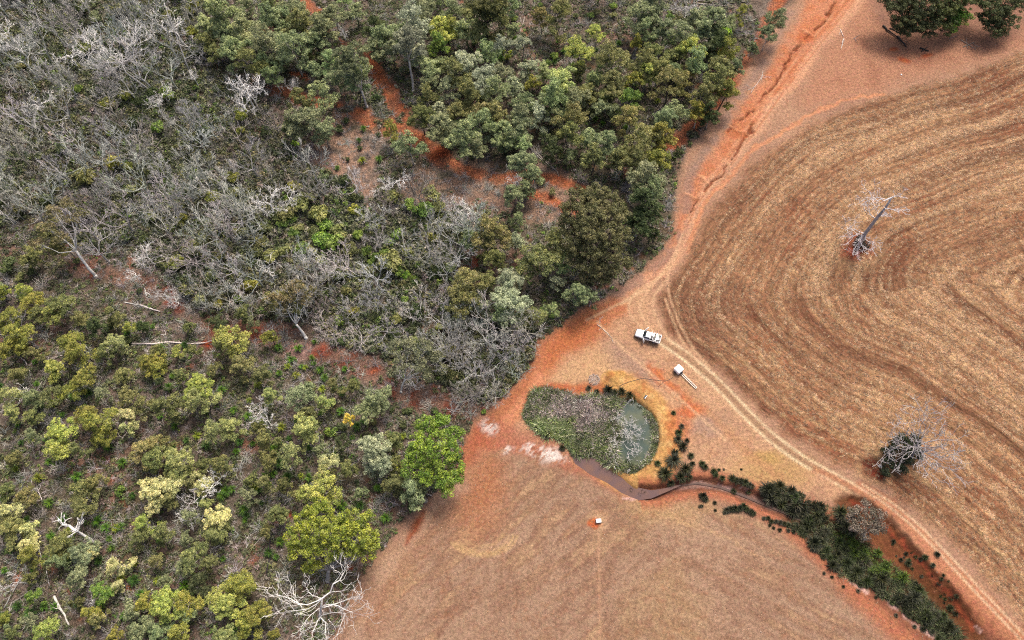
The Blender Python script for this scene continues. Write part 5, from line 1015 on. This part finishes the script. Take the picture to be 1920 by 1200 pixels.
# ------------------------------------------------------------------ rocks
def rock(name, px, py, r, seed, col, label, cat, group=None, flat=.7):
    import bmesh
    bm = bmesh.new(); bmesh.ops.create_icosphere(bm, subdivisions=2, radius=1); rg = np.random.default_rng(seed); o3 = rg.normal(size=(5, 3))
    for v in bm.verts:
        f = 1+sum(0.09*math.sin(v.co.dot(Vector(q))*2.3+k) for k, q in enumerate(o3)); v.co = v.co*f*r; v.co.z *= flat
    me = bpy.data.meshes.new(name); bm.to_mesh(me); bm.free(); me.materials.append(M_bark); o = bpy.data.objects.new(name, me); LINK(o); x, y = G(px, py); o.location = (x, y, zat(x, y)+r*flat*.4); o.color = (*col, 1)
    tag(o, label, cat, group) if label else None; return o
for i, (px, py, r, lb) in enumerate(((797, 468, .55, 'cream rock at the top of the pale rock pile'), (803, 471, .45, 'cream rock at the top right of the pale rock pile'), (794, 474, .4, 'cream rock at the left of the pale rock pile'), (806, 479, .4, 'cream rock at the right of the pale rock pile'),
                                     (800, 482, .5, 'cream rock at the foot of the pale rock pile'), (811, 476, .35, 'outermost right cream rock of the pale rock pile'))):
    rock('rock', px, py, r, 40+i, (.68, .58, .48), lb, 'rock', 'pile of pale rocks')
rock('rock', 537, 319, .55, 50, (.75, .68, .68), 'white stone, upper left of two in the dry gully', 'rock', 'white stones in the gully'); rock('rock', 553, 331, .9, 51, (.62, .62, .68), 'larger bluish-white stone, lower right of two in the dry gully', 'rock', 'white stones in the gully', .4)
rock('rock', 759, 388, .7, 52, (.5, .52, .6), 'bluish stone in the water hole, below the burnt sapling', 'rock', None, .4); rock('rock', 345, 405, 1.3, 53, (.18, .18, .19), 'left half of the split grey boulder among the grey scrub', 'rock', 'split grey boulder'); rock('rock', 362, 410, 1.2, 54, (.19, .19, .2), 'right half of the split grey boulder among the grey scrub', 'rock', 'split grey boulder')
rock('rock', 212, 1015, .35, 55, (.5, .49, .46), 'single pale stone beside the grass tree, right of the broken stag', 'rock'); rock('rock', 1690, 140, .2, 56, (.8, .78, .75), 'small white stone on the pink soil below the corner gums', 'rock')
pebs = MB()
for i in range(120):
    rg = np.random.default_rng(1300+i); a, q = rg.uniform(0, 6.283), math.sqrt(rg.uniform())*1.15; x, y = G(1114, 712); pebs.tube([(x+q*math.cos(a), y+q*math.sin(a), zat(x, y)-.02), (x+q*math.cos(a), y+q*math.sin(a), zat(x, y)+.06+.04*rg.uniform())], [.09, .05], 5)
o = pebs.obj('gravel_patch', mat('pebbles', b_plain((.42, .35, .30), .9, var=.4, scale=5))); tag(o, 'round patch of pale pebbles above the reed bed', None, None, 'stuff')

# ------------------------------------------------------------------ the ute, tank, trough and small gear
Mw = mat('white_paint', b_plain((.80, .81, .82), .3, var=.04)); Mg = mat('dark_glass', b_plain((.015, .02, .025), .08, var=.1)); Mr = mat('rubber', b_plain((.025, .025, .027), .85)); Ms = mat('steel', b_plain((.55, .55, .56), .4, .8))
Mal = mat('aluminium_tray', b_plain((.66, .66, .66), .45, .3, var=.12, scale=3)); Mdk = mat('black_plastic', b_plain((.03, .03, .032), .6)); Mcr = mat('cream_canvas', b_plain((.62, .56, .42), .9)); Mrd = mat('red_lens', b_plain((.5, .02, .02), .3)); Mhl = mat('lamp_glass', b_plain((.75, .78, .8), .1)); Mwood = mat('dark_timber', b_plain((.09, .075, .06), .9, var=.35))
fx, fy = G(1191, 626); rx, ry = G(1237, 641); ang = math.atan2(fy-ry, fx-rx); mx, my = G(1213.5, 633); zg = zat(mx, my)
ute = empty('ute', (mx, my, zg), ang, (.92, .92, .92)); tag(ute, 'white utility truck with open doors and loaded tray, parked on the wheel tracks', 'ute')
def loft(rings, m, name, parent, smooth=True):
    mb = MB(); k = len(rings[0]); V = np.array([p for r in rings for p in r]); F = []
    for i in range(len(rings)-1):
        for j in range(k): F.append((i*k+j, i*k+(j+1) % k, (i+1)*k+(j+1) % k, (i+1)*k+j))
    F.append(tuple(range(k))[::-1]); F.append(tuple((len(rings)-1)*k+j for j in range(k))); mb.add(V, F); return mb.obj(name, m, parent, smooth)
def ring(x, w, z0, z1, b=.12): # rounded section across the car
    h = w/2; return [(x, -h+b, z0), (x, h-b, z0), (x, h, z0+b), (x, h, z1-b), (x, h-b, z1), (x, -h+b, z1), (x, -h, z1-b), (x, -h, z0+b)]
loft([ring(2.62, 1.35, .50, .92, .08), ring(2.50, 1.62, .45, 1.02, .1), ring(2.2, 1.78, .42, 1.08, .12), ring(1.3, 1.84, .40, 1.16, .12), ring(1.05, 1.86, .40, 1.18, .12), ring(-.45, 1.86, .40, 1.12, .12)], Mw, 'body', ute)
loft([ring(1.02, 1.62, 1.12, 1.18, .02), ring(.42, 1.46, 1.12, 1.74, .12), ring(.25, 1.42, 1.12, 1.80, .14), ring(-.42, 1.40, 1.12, 1.80, .14), ring(-.52, 1.46, 1.12, 1.70, .1)], Mw, 'cab', ute)
m = MB(); m.add([(1.03, -.74, 1.20), (1.03, .74, 1.20), (.44, .62, 1.755), (.44, -.62, 1.755)], [(0, 1, 2, 3)]); m.v[0] += [.02, 0, .02]; m.obj('windscreen', Mg, ute)
for s in (-1, 1):
    m = MB(); m.add([(.9, s*.815, 1.2), (-.42, s*.76, 1.2), (-.35, s*.73, 1.68), (.38, s*.745, 1.68)], [(0, 1, 2, 3) if s < 0 else (3, 2, 1, 0)]); m.v[0][:, 1] += s*.02; m.obj('side_window', Mg, ute)
    m = MB(); m.box((2.52, s*.62, .86), (.16, .34, .18), bev=.03); m.obj('headlight', Mhl, ute)
    # open front door hinged at its leading edge
    d = MB(); d.box((-.52, 0, 0), (1.04, .07, .62), bev=.02); do = d.obj('door', Mw, ute); do.location = (.92, s*.93, .82); do.rotation_euler = (0, 0, -s*math.radians(58) if s > 0 else math.radians(58))
    do.rotation_euler = (0, 0, (-1 if s > 0 else 1)*math.radians(58))
    w = MB(); w.box((-.50, 0, .50), (.9, .02, .40)); w.obj('door_glass', Mg, do); w = MB(); w.box((-.50, 0, .715), (.94, .05, .04)); w.box((-.96, 0, .5), (.04, .05, .42)); w.box((-.06, 0, .5), (.04, .05, .42)); w.obj('door_frame', Mw, do)
    w = MB(); w.box((-.15, s*.16, .3), (.1, .22, .16), bev=.02); w.obj('mirror', Mdk, do)
    for xx in (1.72, -1.62):
        wh = MB(); wh.tube([(0, -.13, 0), (0, -.115, 0), (0, .115, 0), (0, .13, 0)], [.33, .39, .39, .33], 20); wo = wh.obj('wheel', Mr, ute, True); wo.location = (xx, s*.80, .39)
        r = MB(); r.tube([(0, s*.10, 0), (0, s*.145, 0)], [.22, .20], 14); r.obj('rim', Ms, wo)
    m = MB(); m.box((1.72, s*.90, .68), (.98, .12, .1), bev=.03); m.obj('wheel_arch', Mdk, ute)
    m = MB(); m.box((-2.68, s*.72, .78), (.06, .3, .12)); m.obj('tail_light', Mrd, ute)
m = MB(); m.box((2.66, 0, .52), (.2, 1.7, .26), bev=.05); m.obj('bumper', Mdk, ute)
m = MB(); m.box((2.64, 0, .80), (.05, .9, .16), bev=.02); m.obj('grille', Mdk, ute)
m = MB(); m.box((-1.62, 0, .50), (2.2, .8, .16)); m.obj('chassis', Mdk, ute)
tray = MB(); tray.box((-1.66, 0, .92), (2.2, 1.86, .08)); to = tray.obj('tray', mat('tray_floor', b_plain((.16, .155, .15), .7, var=.4, scale=3)), ute)
for y_ in (-.92, .92): m = MB(); m.box((-1.66, y_, 1.08), (2.2, .045, .26)); m.obj('side_board', Mw, to)
m = MB(); m.box((-2.76, 0, 1.08), (.045, 1.80, .26)); m.obj('tail_board', Mw, to); m = MB()
for y_ in (-.85, 0, .85): m.box((-.58, y_, 1.35), (.06, .06, .82))
m.box((-.58, 0, 1.74), (.07, 1.76, .07)); m.obj('headboard', Mw, to)
m = MB(); m.tube([(-1.1, -.90, 1.72), (-2.7, -.90, 1.60)], [.03, .03], 6); m.tube([(-1.1, .90, 1.72), (-2.7, .90, 1.60)], [.03, .03], 6); m.tube([(-2.7, -.90, 1.60), (-2.7, .90, 1.60)], [.03, .03], 6); m.tube([(-1.1, -.9, 1.72), (-1.1, .9, 1.72)], [.03, .03], 6); m.tube([(-1.72, -.9, 1.67), (-1.72, .9, 1.67)], [.06, .06], 6)
for y_ in (-.9, .9):
    for x_ in (-1.1, -2.7): m.tube([(x_, y_, .95), (x_, y_, 1.66)], [.03, .03], 6)
m.obj('ladder_rack', Mw, to)
def cargo(name, lb, cat, c, d, m_, extra=None, rot=0):
    c = [q*.92 for q in c]; d = [q*.92 for q in d]
    e = empty(name, (mx+math.cos(ang)*c[0]-math.sin(ang)*c[1], my+math.sin(ang)*c[0]+math.cos(ang)*c[1], zg+.885), ang+rot); b = MB(); b.box((0, 0, d[2]/2), d, bev=.03); b.obj('case', m_, e); l = MB(); l.box((0, 0, d[2]+.02), (d[0]*1.03, d[1]*1.03, .05), bev=.01); l.obj('lid', extra or m_, e); tag(e, lb, cat, 'things on the tray'); return e
cargo('toolbox', 'black box behind the cab on the ute tray', 'box', (-.98, .34, 0), (.55, .7, .5), Mdk); cargo('crate', 'grey crate in the middle of the ute tray', 'crate', (-1.02, -.42, 0), (.5, .6, .4), Ms); cargo('storage_box', 'cream box at the back of the ute tray', 'box', (-1.9, -.5, 0), (.7, .6, .35), Mcr)
cargo('fuel_drum', 'dark drum case at the back of the ute tray', 'box', (-2.15, .15, 0), (.5, .55, .45), Mdk, Ms, .4)
# white tank on a skid with a long drawbar frame
tx, ty = G(1271, 695); ex, ey = G(1307, 730); ta = math.atan2(ey-ty, ex-tx); zt = zat(tx, ty); tank = empty('pump_tank', (tx, ty, zt), ta); tag(tank, 'square white plastic water tank with a long pale drawbar frame, beside the wheel tracks', 'tank')
m = MB(); m.box((0, 0, .72), (1.42, 1.42, 1.08), bev=.16); t_ = m.obj('tank_body', Mw, tank, False); m = MB(); m.tube([(0, 0, 1.26), (0, 0, 1.31)], [.2, .18], 14); m.obj('filler_cap', mat('cap_white', b_plain((.7, .7, .7), .5)), t_)
m = MB(); m.box((0, 0, .12), (1.2, 1.2, .1)); m.obj('skid', Mdk, tank); m = MB(); m.box((.82, .05, .4), (.42, .34, .34), bev=.05); m.tube([(.82, -.15, .55), (.82, .3, .55)], [.13, .13], 12); m.obj('pump', Mdk, tank)
for y_ in (-.17, .17): m = MB(); m.box((2.75, y_, .28), (4.0, .09, .09)); m.obj('rail', mat('pale_steel', b_plain((.70, .66, .58), .6)) if y_ < 0 else bpy.data.materials['pale_steel'], tank)
m = MB(); m.box((4.75, 0, .28), (.09, .4, .09)); m.obj('end_bar', bpy.data.materials['pale_steel'], tank); m = MB(); m.tube([(1.1, 0, .28), (4.7, 0, .28)], [.035, .035], 6); m.obj('inner_pipe', Mdk, tank)
for s in (-1, 1): m = MB(); m.tube([(-.1, s*.66-.06, .26), (-.1, s*.66+.06, .26)], [.26, .26], 16); m.obj('wheel', Mr, tank)
hp = smooth_line(np.array([[*G(a, b), 0] for a, b in ((1266, 702), (1258, 710), (1246, 714), (1225, 712), (1205, 710), (1190, 714), (1172, 720), (1160, 726))]), 6); hp[:, 2] = [zat(p[0], p[1])+.05 for p in hp]
m = MB(); m.tube(hp, [.035]*len(hp), 6); o = m.obj('hose', Mdk); tag(o, 'black hose running from the white tank across the ochre soil to the dam', 'hose')
hp = smooth_line(np.array([[*G(a, b), 0] for a, b in ((1246, 714), (1240, 720), (1234, 725))]), 6); hp[:, 2] = [zat(p[0], p[1])+.05 for p in hp]; m = MB(); m.tube(hp, [.03]*len(hp), 6); o = m.obj('hose', Mdk); tag(o, 'short black hose end branching below the long hose', 'hose')
# trough
x, y = G(1122, 977); z = zat(x, y); tr = empty('water_trough', (x, y, z), .05, (.9, .72, .9)); tag(tr, 'small pale rectangular water trough alone on a red ring in the paddock', 'trough'); Mc = mat('concrete', b_plain((.62, .63, .63), .8)); m = MB()
for c, d in (((0, -.42, .3), (1.0, .09, .6)), ((0, .42, .3), (1.0, .09, .6)), ((-.46, 0, .3), (.09, .75, .6)), ((.46, 0, .3), (.09, .75, .6)), ((0, 0, .05), (.84, .76, .08))): m.box(c, d)
m.obj('basin', Mc, tr); m = MB(); m.box((0, 0, .5), (.83, .75, .02)); m.obj('trough_water', mat('trough_water', b_plain((.5, .6, .68), .1)), tr); m = MB(); m.box((-.25, 0, .64), (.42, .84, .05), bev=.01); m.obj('float_cover', Mw, tr)
x, y = G(1209, 745); e = empty('signboard', (x, y, zat(x, y)), .8); tag(e, 'small black and white depth board lying on the ochre bank of the pond', 'board'); m = MB(); m.box((0, 0, .12), (.75, .3, .05)); m.obj('board', Mdk, e); m = MB(); m.box((0, -.19, .14), (.8, .07, .07)); m.obj('edge', Mw, e); m = MB(); m.tube([(-.3, 0, -.1), (-.3, 0, .12)], [.03, .03], 6); m.obj('peg', Mwood, e)
x, y = G(1661, 874); rock('bucket', 1651, 874, .32, 60, (.6, .58, .56), 'pale lump at the left foot of the dark bush in the stubble', 'rock')
# gums just outside the frame so the wood goes on
oq = []
for i in range(44):
    for _ in range(50):
        px, py = R_.uniform(-260, 1360), R_.uniform(-120, 1290)
        if (px < -25 or py < -28 or py > 1225) and not (py > 1225 and px > 560): oq.append((px, py, R_.uniform(24, 36), R_.choice('gogyGo'))); break
xy = np.array([G(a, b, 7.5) for a, b, _, _ in oq]); s1 = np.array([r/PPM(a, b, 7.5)/4.3 for a, b, r, _ in oq])
scatter('outlying_gum_trees', [joined(*GUM[k]) for k in (1, 3, 5, 8)], xy[:, 0], xy[:, 1], np.full(len(oq), -.1), np.stack([s1, s1, np.full(len(oq), .88)], 1), np.array([jit(PAL[c]) for *_, c in oq]), 'gums where the wood goes on beyond the edges of the photo', 22)
label_all()
for o in scene.objects:
    if o.type == 'EMPTY' and not o.children: print('empty', o.name)
print('tris', sum(len(m.loops)-2*len(m.polygons) for m in bpy.data.meshes), 'objects', len(scene.objects))
